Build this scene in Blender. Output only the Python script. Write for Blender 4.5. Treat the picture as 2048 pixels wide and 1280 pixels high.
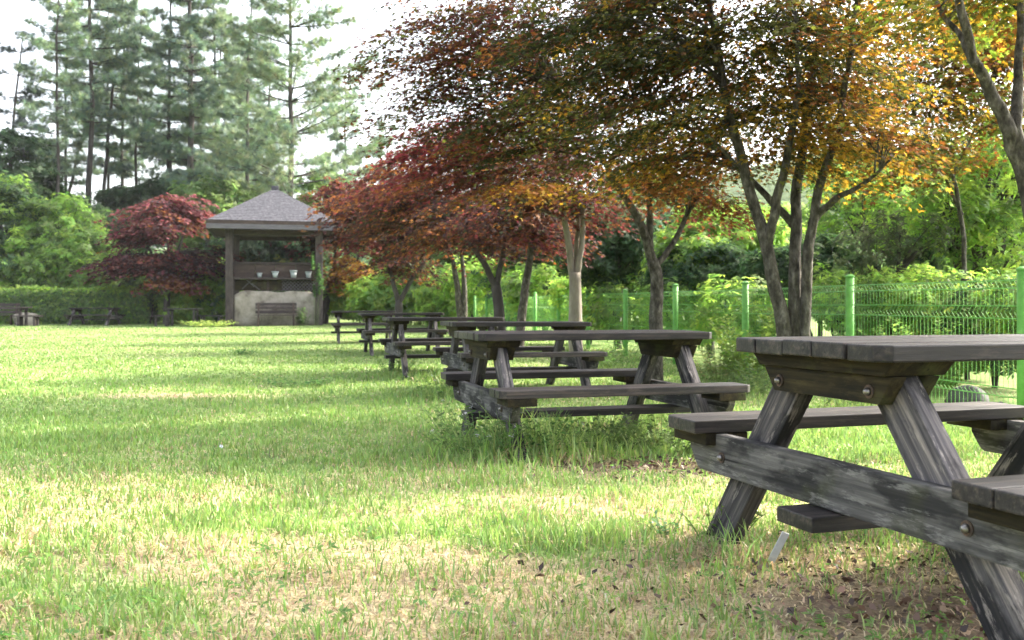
import bpy, math, random
import numpy as np
from mathutils import Vector, Matrix, Euler

for _o in list(bpy.data.objects):
    bpy.data.objects.remove(_o)
S = bpy.context.scene
COL = S.collection
R = math.radians

# ------------------------------------------------------------------ camera
F, HY, H = 1850.0, 618.0, 0.841          # focal length in photo pixels, horizon row, eye height
cam_d = bpy.data.cameras.new("Camera")
cam = bpy.data.objects.new("Camera", cam_d)
COL.objects.link(cam)
cam.location = (0, 0, H)
cam.rotation_euler = (R(90), 0, 0)
cam_d.sensor_width = 36
cam_d.lens = 36 * F / 2048
cam_d.shift_y = -(640 - HY) / 2048
cam_d.clip_start = 0.05
cam_d.clip_end = 3000
cam_d.dof.use_dof = True
cam_d.dof.focus_distance = 3.6
cam_d.dof.aperture_fstop = 5.6
S.camera = cam
S.render.resolution_x, S.render.resolution_y = 1024, 640

# ------------------------------------------------------------------ light
SUN_AZ, SUN_EL = 26, 36                    # azimuth from +X towards +Y
W = bpy.data.worlds.new("World")
S.world = W
W.use_nodes = True
nt = W.node_tree
bg = nt.nodes["Background"]
sky = nt.nodes.new("ShaderNodeTexSky")
sky.sky_type = 'NISHITA'
sky.sun_disc = False
sky.sun_elevation = R(SUN_EL)
sky.sun_rotation = R(90 - SUN_AZ)
sky.air_density = 1.0
sky.dust_density = 6.0
sky.ozone_density = 1.0
hs = nt.nodes.new("ShaderNodeHueSaturation")
hs.inputs["Saturation"].default_value = 0.42
nt.links.new(sky.outputs[0], hs.inputs["Color"])
nt.links.new(hs.outputs[0], bg.inputs["Color"])
bg.inputs["Strength"].default_value = 0.15
sun_d = bpy.data.lights.new("Sun", 'SUN')
sun_d.energy = 2.2
sun_d.angle = R(1.2)
sun_d.color = (1.0, 0.90, 0.74)
sun = bpy.data.objects.new("Sun", sun_d)
COL.objects.link(sun)
sd = Vector((math.cos(R(SUN_AZ)) * math.cos(R(SUN_EL)), math.sin(R(SUN_AZ)) * math.cos(R(SUN_EL)), math.sin(R(SUN_EL))))
sun.rotation_euler = sd.to_track_quat('Z', 'Y').to_euler()
sun.location = sd * 60
S.view_settings.view_transform = 'Standard'
S.view_settings.look = 'None'
S.view_settings.exposure = 2.65
S.view_settings.gamma = 1.0
S.cycles.max_bounces = 8
S.cycles.diffuse_bounces = 4
S.cycles.transmission_bounces = 6
S.cycles.transparent_max_bounces = 8
S.cycles.sample_clamp_indirect = 6.0

# ------------------------------------------------------------------ helpers
rng = np.random.default_rng(7)
random.seed(7)

def smooth(t):
    return t * t * (3 - 2 * t)

_LAT = np.random.default_rng(99).random((256, 256))
def vnoise(x, y, scale=1.0, seed=0):
    x = np.asarray(x, float) * scale + seed * 17.31
    y = np.asarray(y, float) * scale + seed * 9.77
    xi, yi = np.floor(x).astype(int), np.floor(y).astype(int)
    fx, fy = smooth(x - xi), smooth(y - yi)
    a = _LAT[xi % 256, yi % 256]; b = _LAT[(xi + 1) % 256, yi % 256]
    c = _LAT[xi % 256, (yi + 1) % 256]; d = _LAT[(xi + 1) % 256, (yi + 1) % 256]
    return (a * (1 - fx) + b * fx) * (1 - fy) + (c * (1 - fx) + d * fx) * fy

def fbm(x, y, scale=1.0, seed=0, n=4):
    v, a, t = 0, 1.0, 0
    for k in range(n):
        v = v + a * vnoise(x, y, scale * 2 ** k, seed + k)
        t += a; a *= .5
    return v / t

def ground(x, y):
    y = np.asarray(y, float)
    base = np.interp(y, [-60, 3.5, 6, 10, 15, 23, 40, 60, 120, 900], [0, 0, -.053, -.04, -.01, .04, .14, .3, 1.0, 1.0])
    return base + (fbm(x, y, .6, 3, 3) - .5) * .05

def gz(x, y):
    return float(ground(np.array([x]), np.array([y]))[0])

def at(px, d):                              # photo column and distance -> x
    return (px - 1024) * d / F

def zat(py, d):                             # photo row and distance -> height
    return H + (HY - py) * d / F

def P(px, py, d):
    return Vector((at(px, d), d, zat(py, d)))

def link(name, me, mat=None, parent=None):
    o = bpy.data.objects.new(name, me)
    COL.objects.link(o)
    if mat is not None:
        for m in (mat if isinstance(mat, (list, tuple)) else [mat]):
            me.materials.append(m)
    if parent is not None:
        o.parent = parent
    return o

def tag(o, label=None, cat=None, group=None, kind=None):
    if label: o["label"] = label
    if cat: o["category"] = cat
    if group: o["group"] = group
    if kind: o["kind"] = kind
    return o

def empty(name, loc, rz=0.0):
    o = bpy.data.objects.new(name, None)
    o.empty_display_size = .3
    COL.objects.link(o)
    o.location = loc
    o.rotation_euler = (0, 0, rz)
    return o

def fast_mesh(name, verts, nper, ncount, idx, cols=None, mat_idx=None):
    """verts (N,3); faces given as arrays of loop counts and a flat index list."""
    me = bpy.data.meshes.new(name)
    me.vertices.add(len(verts))
    me.vertices.foreach_set("co", np.asarray(verts, np.float32).ravel())
    me.loops.add(len(idx))
    me.loops.foreach_set("vertex_index", np.asarray(idx, np.int32))
    me.polygons.add(len(ncount))
    st = np.concatenate([[0], np.cumsum(ncount)[:-1]]).astype(np.int32)
    me.polygons.foreach_set("loop_start", st)
    me.polygons.foreach_set("loop_total", np.asarray(ncount, np.int32))
    if cols is not None:
        ca = me.color_attributes.new("Col", 'FLOAT_COLOR', 'POINT')
        c4 = np.ones((len(verts), 4), np.float32)
        c4[:, :3] = cols
        ca.data.foreach_set("color", c4.ravel())
    me.update(calc_edges=True)
    return me

class MB:
    """collects boxes, prisms and tubes into one mesh; each piece gets a random grey in 'Col' for wood variation"""
    def __init__(s):
        s.v, s.f, s.c = [], [], []
    def add(s, vs, fs, c=None):
        n = len(s.v)
        if c is None: c = random.random()
        s.v += [tuple(v) for v in vs]
        s.c += [c] * len(vs)
        s.f += [tuple(i + n for i in f) for f in fs]
    def box(s, x0, x1, y0, y1, z0, z1, b=0.0):
        if b <= 0:
            vs = [(x, y, z) for z in (z0, z1) for y in (y0, y1) for x in (x0, x1)]
            fs = [(0, 2, 3, 1), (4, 5, 7, 6), (0, 1, 5, 4), (2, 6, 7, 3), (0, 4, 6, 2), (1, 3, 7, 5)]
            s.add(vs, fs); return
        bm = bmesh_box(x0, x1, y0, y1, z0, z1, b)
        s.add(*bm)
    def prism(s, poly, axis, a0, a1, c=None):
        """poly: list of 2-D points; axis 'x' -> poly in (y,z); 'y' -> (x,z); 'z' -> (x,y)"""
        def mk(p, a):
            if axis == 'x': return (a, p[0], p[1])
            if axis == 'y': return (p[0], a, p[1])
            return (p[0], p[1], a)
        n = len(poly)
        vs = [mk(p, a0) for p in poly] + [mk(p, a1) for p in poly]
        fs = [tuple(range(n))[::-1], tuple(range(n, 2 * n))] + [(i, (i + 1) % n, (i + 1) % n + n, i + n) for i in range(n)]
        s.add(vs, fs, c)
    def tube(s, pts, rad, n=8, cap=True, wob=0.0):
        pts = [Vector(p) for p in pts]
        if not isinstance(rad, (list, tuple)): rad = [rad] * len(pts)
        vs, fs = [], []
        up = Vector((0, 0, 1))
        prev = None
        for i, p in enumerate(pts):
            t = (pts[min(i + 1, len(pts) - 1)] - pts[max(i - 1, 0)])
            if t.length < 1e-9: t = Vector((0, 0, 1))
            t.normalize()
            if prev is None:
                a = t.cross(Vector((1, 0, 0)) if abs(t.x) < .8 else Vector((0, 1, 0))).normalized()
            else:
                a = (prev - t * prev.dot(t)).normalized()
            prev = a
            b = t.cross(a)
            for k in range(n):
                an = 2 * math.pi * k / n
                r = rad[i] * (1 + (random.random() - .5) * wob)
                vs.append(p + (a * math.cos(an) + b * math.sin(an)) * r)
        for i in range(len(pts) - 1):
            for k in range(n):
                k2 = (k + 1) % n
                fs.append((i * n + k, i * n + k2, (i + 1) * n + k2, (i + 1) * n + k))
        if cap:
            fs.append(tuple(range(n))[::-1])
            fs.append(tuple(range((len(pts) - 1) * n, len(pts) * n)))
        s.add(vs, fs)
    def build(s, name, mat, parent=None, smooth_shade=False, loc=None, rot=None):
        me = bpy.data.meshes.new(name)
        me.from_pydata(s.v, [], s.f)
        ca = me.color_attributes.new("Col", 'FLOAT_COLOR', 'POINT')
        arr = np.ones((len(s.v), 4), np.float32)
        arr[:, :3] = np.array(s.c, np.float32)[:, None]
        ca.data.foreach_set("color", arr.ravel())
        me.update()
        o = link(name, me, mat, parent)
        if loc is not None: o.location = loc
        if rot is not None: o.rotation_euler = rot
        if smooth_shade:
            me.polygons.foreach_set("use_smooth", [True] * len(me.polygons))
        return o

import bmesh
def bmesh_box(x0, x1, y0, y1, z0, z1, b):
    bm = bmesh.new()
    bmesh.ops.create_cube(bm, size=1)
    for v in bm.verts:
        v.co = Vector((x0 + (v.co.x + .5) * (x1 - x0), y0 + (v.co.y + .5) * (y1 - y0), z0 + (v.co.z + .5) * (z1 - z0)))
    bmesh.ops.bevel(bm, geom=bm.edges[:], offset=b, segments=2, affect='EDGES', profile=.6)
    bm.verts.index_update()
    vs = [tuple(v.co) for v in bm.verts]
    fs = [tuple(v.index for v in f.verts) for f in bm.faces]
    bm.free()
    return vs, fs

def copy_thing(o, parent=None):
    c = o.copy()
    COL.objects.link(c)
    if parent is not None:
        c.parent = parent
    for ch in list(o.children):
        copy_thing(ch, c)
    return c

# ------------------------------------------------------------------ materials
def new_mat(name):
    m = bpy.data.materials.new(name)
    m.use_nodes = True
    t = m.node_tree
    for n in list(t.nodes): t.nodes.remove(n)
    out = t.nodes.new("ShaderNodeOutputMaterial")
    return m, t, out

def N(t, typ, **kw):
    n = t.nodes.new(typ)
    for k, v in kw.items():
        if k in n.inputs.keys() if hasattr(n.inputs, 'keys') else False:
            n.inputs[k].default_value = v
        else:
            setattr(n, k, v)
    return n

def ramp(t, stops, src=None):
    r = t.nodes.new("ShaderNodeValToRGB")
    el = r.color_ramp.elements
    while len(el) < len(stops): el.new(.5)
    for e, (p, c) in zip(el, stops):
        e.position = p
        e.color = (*c, 1) if len(c) == 3 else c
    if src is not None: t.links.new(src, r.inputs[0])
    return r

def mixc(t, fac, a, b, mode='MIX'):
    m = t.nodes.new("ShaderNodeMix")
    m.data_type = 'RGBA'
    m.blend_type = mode
    for sock, v in ((m.inputs[0], fac), (m.inputs[6], a), (m.inputs[7], b)):
        if isinstance(v, (int, float)): sock.default_value = v
        elif isinstance(v, tuple): sock.default_value = (*v, 1) if len(v) == 3 else v
        else: t.links.new(v, sock)
    return m.outputs[2]

def leaf_mat(name, trans=.45, gloss=.06, tboost=1.0, rough=.45):
    m, t, out = new_mat(name)
    at_ = t.nodes.new("ShaderNodeAttribute"); at_.attribute_name = "Col"
    d = t.nodes.new("ShaderNodeBsdfDiffuse")
    tr = t.nodes.new("ShaderNodeBsdfTranslucent")
    t.links.new(at_.outputs["Color"], d.inputs["Color"])
    hsv = t.nodes.new("ShaderNodeHueSaturation")
    hsv.inputs["Saturation"].default_value = 1.02
    hsv.inputs["Value"].default_value = tboost
    t.links.new(at_.outputs["Color"], hsv.inputs["Color"])
    t.links.new(hsv.outputs[0], tr.inputs["Color"])
    mx = t.nodes.new("ShaderNodeMixShader"); mx.inputs[0].default_value = trans
    t.links.new(d.outputs[0], mx.inputs[1]); t.links.new(tr.outputs[0], mx.inputs[2])
    g = t.nodes.new("ShaderNodeBsdfGlossy"); g.inputs["Roughness"].default_value = rough
    m2 = t.nodes.new("ShaderNodeMixShader"); m2.inputs[0].default_value = gloss
    t.links.new(mx.outputs[0], m2.inputs[1]); t.links.new(g.outputs[0], m2.inputs[2])
    t.links.new(m2.outputs[0], out.inputs[0])
    return m

def wood_mat(name, c_dark, c_mid, c_light, stain=.5, moss=.15, rough=.62, spec=.35, grain=22.0, scuff=.35):
    """weathered timber; grain runs along the part's own X axis"""
    m, t, out = new_mat(name)
    p = t.nodes.new("ShaderNodeBsdfPrincipled")
    t.links.new(p.outputs[0], out.inputs[0])
    tc = t.nodes.new("ShaderNodeTexCoord")
    oi = t.nodes.new("ShaderNodeObjectInfo")
    at_ = t.nodes.new("ShaderNodeAttribute"); at_.attribute_name = "Col"
    add = t.nodes.new("ShaderNodeMath"); add.operation = 'MULTIPLY_ADD'
    add.inputs[1].default_value = 37.0
    t.links.new(at_.outputs["Fac"], add.inputs[0]); t.links.new(oi.outputs["Random"], add.inputs[2])
    off = t.nodes.new("ShaderNodeVectorMath"); off.operation = 'ADD'
    t.links.new(tc.outputs["Object"], off.inputs[0])
    comb = t.nodes.new("ShaderNodeCombineXYZ")
    mul = t.nodes.new("ShaderNodeMath"); mul.operation = 'MULTIPLY'; mul.inputs[1].default_value = 3.7
    t.links.new(add.outputs[0], mul.inputs[0])
    t.links.new(mul.outputs[0], comb.inputs[0]); t.links.new(mul.outputs[0], comb.inputs[1])
    t.links.new(comb.outputs[0], off.inputs[1])
    mp = t.nodes.new("ShaderNodeMapping"); mp.inputs["Scale"].default_value = (2.2, grain * 2.4, grain * 2.4)
    t.links.new(off.outputs[0], mp.inputs[0])
    n1 = t.nodes.new("ShaderNodeTexNoise"); n1.inputs["Scale"].default_value = 1.0; n1.inputs["Detail"].default_value = 8; n1.inputs["Roughness"].default_value = .65
    t.links.new(mp.outputs[0], n1.inputs[0])
    mp2 = t.nodes.new("ShaderNodeMapping"); mp2.inputs["Scale"].default_value = (3.5, 9, 9)
    t.links.new(off.outputs[0], mp2.inputs[0])
    n2 = t.nodes.new("ShaderNodeTexNoise"); n2.inputs["Scale"].default_value = 1.0; n2.inputs["Detail"].default_value = 6; n2.inputs["Roughness"].default_value = .6
    t.links.new(mp2.outputs[0], n2.inputs[0])
    n3 = t.nodes.new("ShaderNodeTexNoise"); n3.inputs["Scale"].default_value = 5.5; n3.inputs["Detail"].default_value = 5
    t.links.new(off.outputs[0], n3.inputs[0])
    g = ramp(t, [(.28, c_dark), (.5, c_mid), (.72, c_light)], n1.outputs[0])
    st = ramp(t, [(.47, (0, 0, 0)), (.57, (1, 1, 1))], n2.outputs[0])
    stm = t.nodes.new("ShaderNodeMath"); stm.operation = 'MULTIPLY'; stm.inputs[1].default_value = stain
    t.links.new(st.outputs[0], stm.inputs[0])
    col = mixc(t, stm.outputs[0], g.outputs[0], tuple(.35 * a + .005 for a in c_dark))
    mp5 = t.nodes.new("ShaderNodeMapping"); mp5.inputs["Scale"].default_value = (7, 34, 34)
    t.links.new(off.outputs[0], mp5.inputs[0])
    n5 = t.nodes.new("ShaderNodeTexNoise"); n5.inputs["Scale"].default_value = 1.0; n5.inputs["Detail"].default_value = 7; n5.inputs["Roughness"].default_value = .7
    t.links.new(mp5.outputs[0], n5.inputs[0])
    sc5 = ramp(t, [(.56, (0, 0, 0)), (.64, (1, 1, 1))], n5.outputs[0])
    sm5 = t.nodes.new("ShaderNodeMath"); sm5.operation = 'MULTIPLY'; sm5.inputs[1].default_value = scuff
    t.links.new(sc5.outputs[0], sm5.inputs[0])
    col = mixc(t, sm5.outputs[0], col, tuple(1.35 * a for a in c_light))
    ms = ramp(t, [(.56, (0, 0, 0)), (.72, (1, 1, 1))], n3.outputs[0])
    msm = t.nodes.new("ShaderNodeMath"); msm.operation = 'MULTIPLY'; msm.inputs[1].default_value = moss
    t.links.new(ms.outputs[0], msm.inputs[0])
    col = mixc(t, msm.outputs[0], col, (.09, .10, .035))
    # thin cracks along the grain
    mp3 = t.nodes.new("ShaderNodeMapping"); mp3.inputs["Scale"].default_value = (1.1, 48, 48)
    t.links.new(off.outputs[0], mp3.inputs[0])
    n4 = t.nodes.new("ShaderNodeTexNoise"); n4.inputs["Scale"].default_value = 1.0; n4.inputs["Detail"].default_value = 3
    t.links.new(mp3.outputs[0], n4.inputs[0])
    cr = ramp(t, [(.30, (1, 1, 1)), (.36, (0, 0, 0))], n4.outputs[0])
    crm = t.nodes.new("ShaderNodeMath"); crm.operation = 'MULTIPLY'; crm.inputs[1].default_value = .8
    t.links.new(cr.outputs[0], crm.inputs[0])
    col = mixc(t, crm.outputs[0], col, (.008, .008, .008))
    br = t.nodes.new("ShaderNodeMath"); br.operation = 'MULTIPLY_ADD'; br.inputs[1].default_value = .5; br.inputs[2].default_value = .75
    t.links.new(at_.outputs["Fac"], br.inputs[0])
    vv = t.nodes.new("ShaderNodeVectorMath"); vv.operation = 'SCALE'
    t.links.new(col, vv.inputs[0]); t.links.new(br.outputs[0], vv.inputs["Scale"])
    t.links.new(vv.outputs[0], p.inputs["Base Color"])
    p.inputs["Roughness"].default_value = rough
    p.inputs["Specular IOR Level"].default_value = spec
    bp = t.nodes.new("ShaderNodeBump"); bp.inputs["Strength"].default_value = .5; bp.inputs["Distance"].default_value = .004
    t.links.new(n1.outputs[0], bp.inputs["Height"])
    t.links.new(bp.outputs[0], p.inputs["Normal"])
    return m

def noise_mat(name, stops, scale=8, detail=6, rough=.8, bump=.3, dist=.01, spec=.3, stretch=(1, 1, 1), metallic=0):
    m, t, out = new_mat(name)
    p = t.nodes.new("ShaderNodeBsdfPrincipled")
    t.links.new(p.outputs[0], out.inputs[0])
    tc = t.nodes.new("ShaderNodeTexCoord")
    mp = t.nodes.new("ShaderNodeMapping"); mp.inputs["Scale"].default_value = stretch
    t.links.new(tc.outputs["Object"], mp.inputs[0])
    n = t.nodes.new("ShaderNodeTexNoise"); n.inputs["Scale"].default_value = scale; n.inputs["Detail"].default_value = detail; n.inputs["Roughness"].default_value = .65
    t.links.new(mp.outputs[0], n.inputs[0])
    r = ramp(t, stops, n.outputs[0])
    t.links.new(r.outputs[0], p.inputs["Base Color"])
    p.inputs["Roughness"].default_value = rough
    p.inputs["Metallic"].default_value = metallic
    p.inputs["Specular IOR Level"].default_value = spec
    bp = t.nodes.new("ShaderNodeBump"); bp.inputs["Strength"].default_value = bump; bp.inputs["Distance"].default_value = dist
    t.links.new(n.outputs[0], bp.inputs["Height"]); t.links.new(bp.outputs[0], p.inputs["Normal"])
    return m

def lawn_mat():
    m, t, out = new_mat("lawn")
    p = t.nodes.new("ShaderNodeBsdfPrincipled")
    t.links.new(p.outputs[0], out.inputs[0])
    at_ = t.nodes.new("ShaderNodeAttribute"); at_.attribute_name = "Col"
    tc = t.nodes.new("ShaderNodeTexCoord")
    n1 = t.nodes.new("ShaderNodeTexNoise"); n1.inputs["Scale"].default_value = 9; n1.inputs["Detail"].default_value = 9; n1.inputs["Roughness"].default_value = .75
    n2 = t.nodes.new("ShaderNodeTexNoise"); n2.inputs["Scale"].default_value = 70; n2.inputs["Detail"].default_value = 4
    for n in (n1, n2): t.links.new(tc.outputs["Object"], n.inputs[0])
    k = ramp(t, [(.3, (.55, .55, .55)), (.7, (1.4, 1.4, 1.4))], n1.outputs[0])
    k2 = ramp(t, [(.3, (.6, .6, .6)), (.7, (1.35, 1.35, 1.35))], n2.outputs[0])
    c = mixc(t, 1.0, at_.outputs["Color"], k.outputs[0], 'MULTIPLY')
    c = mixc(t, 1.0, c, k2.outputs[0], 'MULTIPLY')
    t.links.new(c, p.inputs["Base Color"])
    p.inputs["Roughness"].default_value = .95
    p.inputs["Specular IOR Level"].default_value = .1
    bp = t.nodes.new("ShaderNodeBump"); bp.inputs["Strength"].default_value = .8; bp.inputs["Distance"].default_value = .03
    t.links.new(n2.outputs[0], bp.inputs["Height"]); t.links.new(bp.outputs[0], p.inputs["Normal"])
    return m

M_DECK = wood_mat("deck_wood", (.009, .008, .009), (.030, .026, .026), (.095, .072, .060), stain=.5, moss=.02, rough=.5, spec=.3, scuff=.3)
M_BEAM = wood_mat("beam_wood", (.040, .039, .040), (.115, .11, .104), (.24, .23, .215), stain=.8, moss=.35, rough=.85, spec=.12, scuff=.55)
M_LEG = wood_mat("leg_wood", (.022, .021, .024), (.075, .069, .071), (.21, .185, .165), stain=.92, moss=.1, rough=.8, spec=.15, scuff=.6)
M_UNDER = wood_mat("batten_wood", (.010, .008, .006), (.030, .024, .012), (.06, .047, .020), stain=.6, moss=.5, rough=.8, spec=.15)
M_STEEL = noise_mat("bolt_steel", [(.3, (.10, .09, .08)), (.7, (.42, .40, .38))], 90, 4, .38, .05, .001, .5, metallic=.9)
M_RUST = noise_mat("washer_rust", [(.3, (.03, .025, .02)), (.7, (.10, .06, .04))], 60, 3, .7, .05, .001)
M_GZWOOD = wood_mat("post_wood", (.030, .024, .024), (.062, .049, .047), (.11, .089, .086), stain=.4, moss=.05, rough=.8, spec=.2, grain=5)
M_GZDARK = wood_mat("dark_board_wood", (.028, .018, .015), (.055, .036, .030), (.088, .061, .050), stain=.3, moss=.05, rough=.8, grain=6)
M_SHINGLE = noise_mat("roof_shingle", [(.3, (.035, .035, .043)), (.5, (.072, .071, .083)), (.7, (.13, .128, .142))], 9, 8, .9, .5, .02)
M_FASCIA = noise_mat("fascia_paint", [(.3, (.065, .06, .068)), (.7, (.125, .115, .128))], 3, 5, .7, .2, .01, stretch=(1, 6, 6))
M_PLASTER = noise_mat("stone_plaster", [(.3, (.06, .05, .038)), (.46, (.21, .185, .15)), (.66, (.33, .30, .26))], 2.2, 10, .9, .8, .06)
M_ROCK = noise_mat("boulder_stone", [(.25, (.022, .024, .02)), (.5, (.06, .062, .056)), (.75, (.12, .12, .11))], 4.5, 9, .9, .8, .06)
M_GREEN = noise_mat("green_fence_paint", [(.25, (.10, .27, .055)), (.5, (.14, .37, .08)), (.75, (.19, .42, .12))], 12, 4, .5, .05, .002, .2)
M_WHITE = noise_mat("white_plastic", [(.3, (.36, .38, .40)), (.7, (.5, .52, .54))], 25, 4, .4, .05, .001, .5)
M_POT = noise_mat("pot_glaze", [(.3, (.22, .25, .26)), (.7, (.34, .37, .38))], 12, 4, .5, .05, .002)
M_BARK_G = noise_mat("maple_bark", [(.32, (.016, .014, .011)), (.47, (.06, .053, .041)), (.56, (.10, .092, .075)), (.70, (.21, .195, .165))], 14, 12, .9, 1, .05, stretch=(1.7, 1.7, .75))
M_BARK_P = noise_mat("pale_bark", [(.25, (.090, .078, .060)), (.5, (.198, .174, .141)), (.75, (.300, .276, .240))], 6, 8, .85, .7, .02, stretch=(1.6, 1.6, .5))
M_BARK_D = noise_mat("dark_bark", [(.25, (.025, .021, .020)), (.5, (.056, .049, .043)), (.75, (.105, .095, .084))], 5, 7, .9, .8, .03, stretch=(1.5, 1.5, .4))
M_LAWN = lawn_mat()
M_LEAF = leaf_mat("maple_leaf", .5, .02, 1.18, .6)
M_GLEAF = leaf_mat("green_leaf", .52, .025, 1.75, .6)
M_NEEDLE = leaf_mat("needle_leaf", .22, .03, 1.0)
M_GRASS = leaf_mat("grass_blade", .40, .04, 1.1)
M_DEAD = leaf_mat("dead_leaf", .15, .03, 1.0)
M_PETAL = leaf_mat("white_petal", .3, .02, 1.0)

# ------------------------------------------------------------------ setting: lawn sheet
def lawn_colour(x, y):
    """true colour of the turf: green grass, straw coloured thatch and bare brown earth"""
    straw = fbm(x, y, .9, 11, 5)
    near = np.clip((6.2 - y) / 3.0, 0, 1)
    s = np.clip((straw - (.56 - .11 * near)) / .12, 0, 1)
    patch = np.exp(-(((x + 3.4) / .9) ** 2 + ((y - 9.3) / .25) ** 2))     # worn patch on the lawn
    dry = np.exp(-(((x - .25 - .3 * (y - 4)) / 1.2) ** 2 + ((y - 4.0) / .42) ** 2)) * (.55 + .8 * fbm(x, y, 2.2, 15, 3))   # parched strip
    s = np.clip(np.maximum(np.maximum(s * (.22 + .78 * near), patch * 1.2), dry), 0, 1)
    g = np.stack([.185 + .05 * straw, .27 + .05 * straw, .085 + .02 * straw], -1)
    st = np.stack([.44 + 0 * x, .355 + 0 * x, .21 + 0 * x], -1)
    c = g * (1 - s[..., None]) + st * s[..., None]
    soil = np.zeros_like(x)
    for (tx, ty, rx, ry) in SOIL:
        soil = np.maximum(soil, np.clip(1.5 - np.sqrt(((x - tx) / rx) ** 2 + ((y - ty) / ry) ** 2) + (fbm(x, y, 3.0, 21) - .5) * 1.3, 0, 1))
    earth = np.stack([.12 + 0 * x, .088 + 0 * x, .06 + 0 * x], -1)
    c = c * (1 - .22 * np.clip((y - 7) / 12, 0, 1))[..., None]          # turf colour darkened with distance to offset the bleaching sunlight
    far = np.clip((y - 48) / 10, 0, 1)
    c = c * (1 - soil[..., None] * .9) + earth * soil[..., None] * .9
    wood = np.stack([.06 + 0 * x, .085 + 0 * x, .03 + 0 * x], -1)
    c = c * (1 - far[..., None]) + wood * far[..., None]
    return c, s, soil

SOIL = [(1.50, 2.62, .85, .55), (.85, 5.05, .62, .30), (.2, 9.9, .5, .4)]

def grid_sheet():
    ys = np.concatenate([np.linspace(-6, 2, 20)[:-1], np.linspace(2, 12, 180)[:-1], np.linspace(12, 50, 120)[:-1], np.linspace(50, 160, 30)[:-1], [160, 205]])
    us = np.linspace(-1, 1, 181)
    Y, U = np.meshgrid(ys, us, indexing='ij')
    half = 6 + np.maximum(Y, 0) * .95
    X = U * half
    Z = ground(X, Y)
    n, m = X.shape
    v = np.stack([X, Y, Z], -1).reshape(-1, 3)
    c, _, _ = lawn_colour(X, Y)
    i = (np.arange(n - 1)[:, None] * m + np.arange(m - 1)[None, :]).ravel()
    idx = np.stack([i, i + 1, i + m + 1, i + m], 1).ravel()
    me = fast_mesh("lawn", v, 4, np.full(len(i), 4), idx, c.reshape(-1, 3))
    me.polygons.foreach_set("use_smooth", [True] * len(me.polygons))
    o = link("lawn", me, M_LAWN)
    tag(o, kind="structure")
grid_sheet()

def haze():
    m = MB(); m.box(-215, 215, -14, 212, -2.2, 46)
    mt, t, out = new_mat("haze")
    v = t.nodes.new("ShaderNodeVolumePrincipled")
    v.inputs["Color"].default_value = (.93, .96, 1.0, 1)
    v.inputs["Density"].default_value = .0002
    v.inputs["Anisotropy"].default_value = .0
    t.links.new(v.outputs[0], out.inputs["Volume"])
    tag(m.build("haze", mt), "thin pale summer haze over the lawn and the wood", "haze", kind="stuff")
haze()

# distant wooded hill seen through the crowns on the right
def hill():
    n, m = 60, 26
    us = np.linspace(-90, 190, n); vs = np.linspace(0, 1, m)
    U, V = np.meshgrid(us, vs, indexing='ij')
    top = 12 + 24 * np.exp(-((U - 75) / 60) ** 2) + 6 * fbm(U, U * 0, .035, 5)
    Z = top * np.sin(V * math.pi / 2) - 3
    Y = 130 + V * 70 + 6 * fbm(U, V * 100, .05, 8)
    v = np.stack([U, Y, Z], -1).reshape(-1, 3)
    i = (np.arange(n - 1)[:, None] * m + np.arange(m - 1)[None, :]).ravel()
    idx = np.stack([i, i + m, i + m + 1, i + 1], 1).ravel()
    me = fast_mesh("hill", v, 4, np.full(len(i), 4), idx)
    mt = noise_mat("hill_woods", [(.3, (.05, .085, .035)), (.7, (.12, .17, .06))], .25, 8, 1, 1, 2)
    tag(link("hill", me, mt), kind="structure")
hill()

# ------------------------------------------------------------------ foliage machinery
def leaf_template(kind):
    if kind == 'maple':                     # five pointed lobes
        lob = [(-.05, 0, .0), (-.34, .14, -.06), (-.17, .30, 0), (-.46, .62, -.09), (-.13, .56, 0), (0, 1.0, -.12), (.13, .56, 0), (.46, .62, -.09), (.17, .30, 0), (.34, .14, -.06), (.05, 0, 0)]
        return np.array(lob), [tuple(range(11))]
    if kind == 'kite':
        return np.array([(0, 0, 0), (.32, .45, .06), (0, 1, -.05), (-.32, .45, .06)]), [(0, 1, 2, 3)]
    if kind == 'spray':                     # a small twig of three leaves
        return np.array([(0, 0, 0), (.2, .5, .08), (0, 1, -.1), (-.2, .5, .08), (.1, .1, 0), (.62, .3, .0), (.75, .75, -.12), (.3, .5, .05), (-.1, .1, 0), (-.3, .5, .05), (-.75, .75, -.12), (-.62, .3, 0)]), [(0, 1, 2, 3), (4, 5, 6, 7), (8, 9, 10, 11)]
    if kind == 'needle':                    # a tuft of thin fans
        v, f = [], []
        for k in range(7):
            a = -1.1 + 2.2 * k / 6
            w = .03
            dx, dy = math.sin(a), math.cos(a)
            z = (-1) ** k * .18
            n = len(v)
            v += [(dy * -w, dx * w, 0), (dy * w, -dx * w, 0), (dx * (.75 + .25 * (k % 2)), dy * (.75 + .25 * (k % 2)), z)]
            f.append((n, n + 1, n + 2))
        return np.array(v), f
TEMPL = {k: leaf_template(k) for k in ('maple', 'kite', 'spray', 'needle')}

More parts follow.
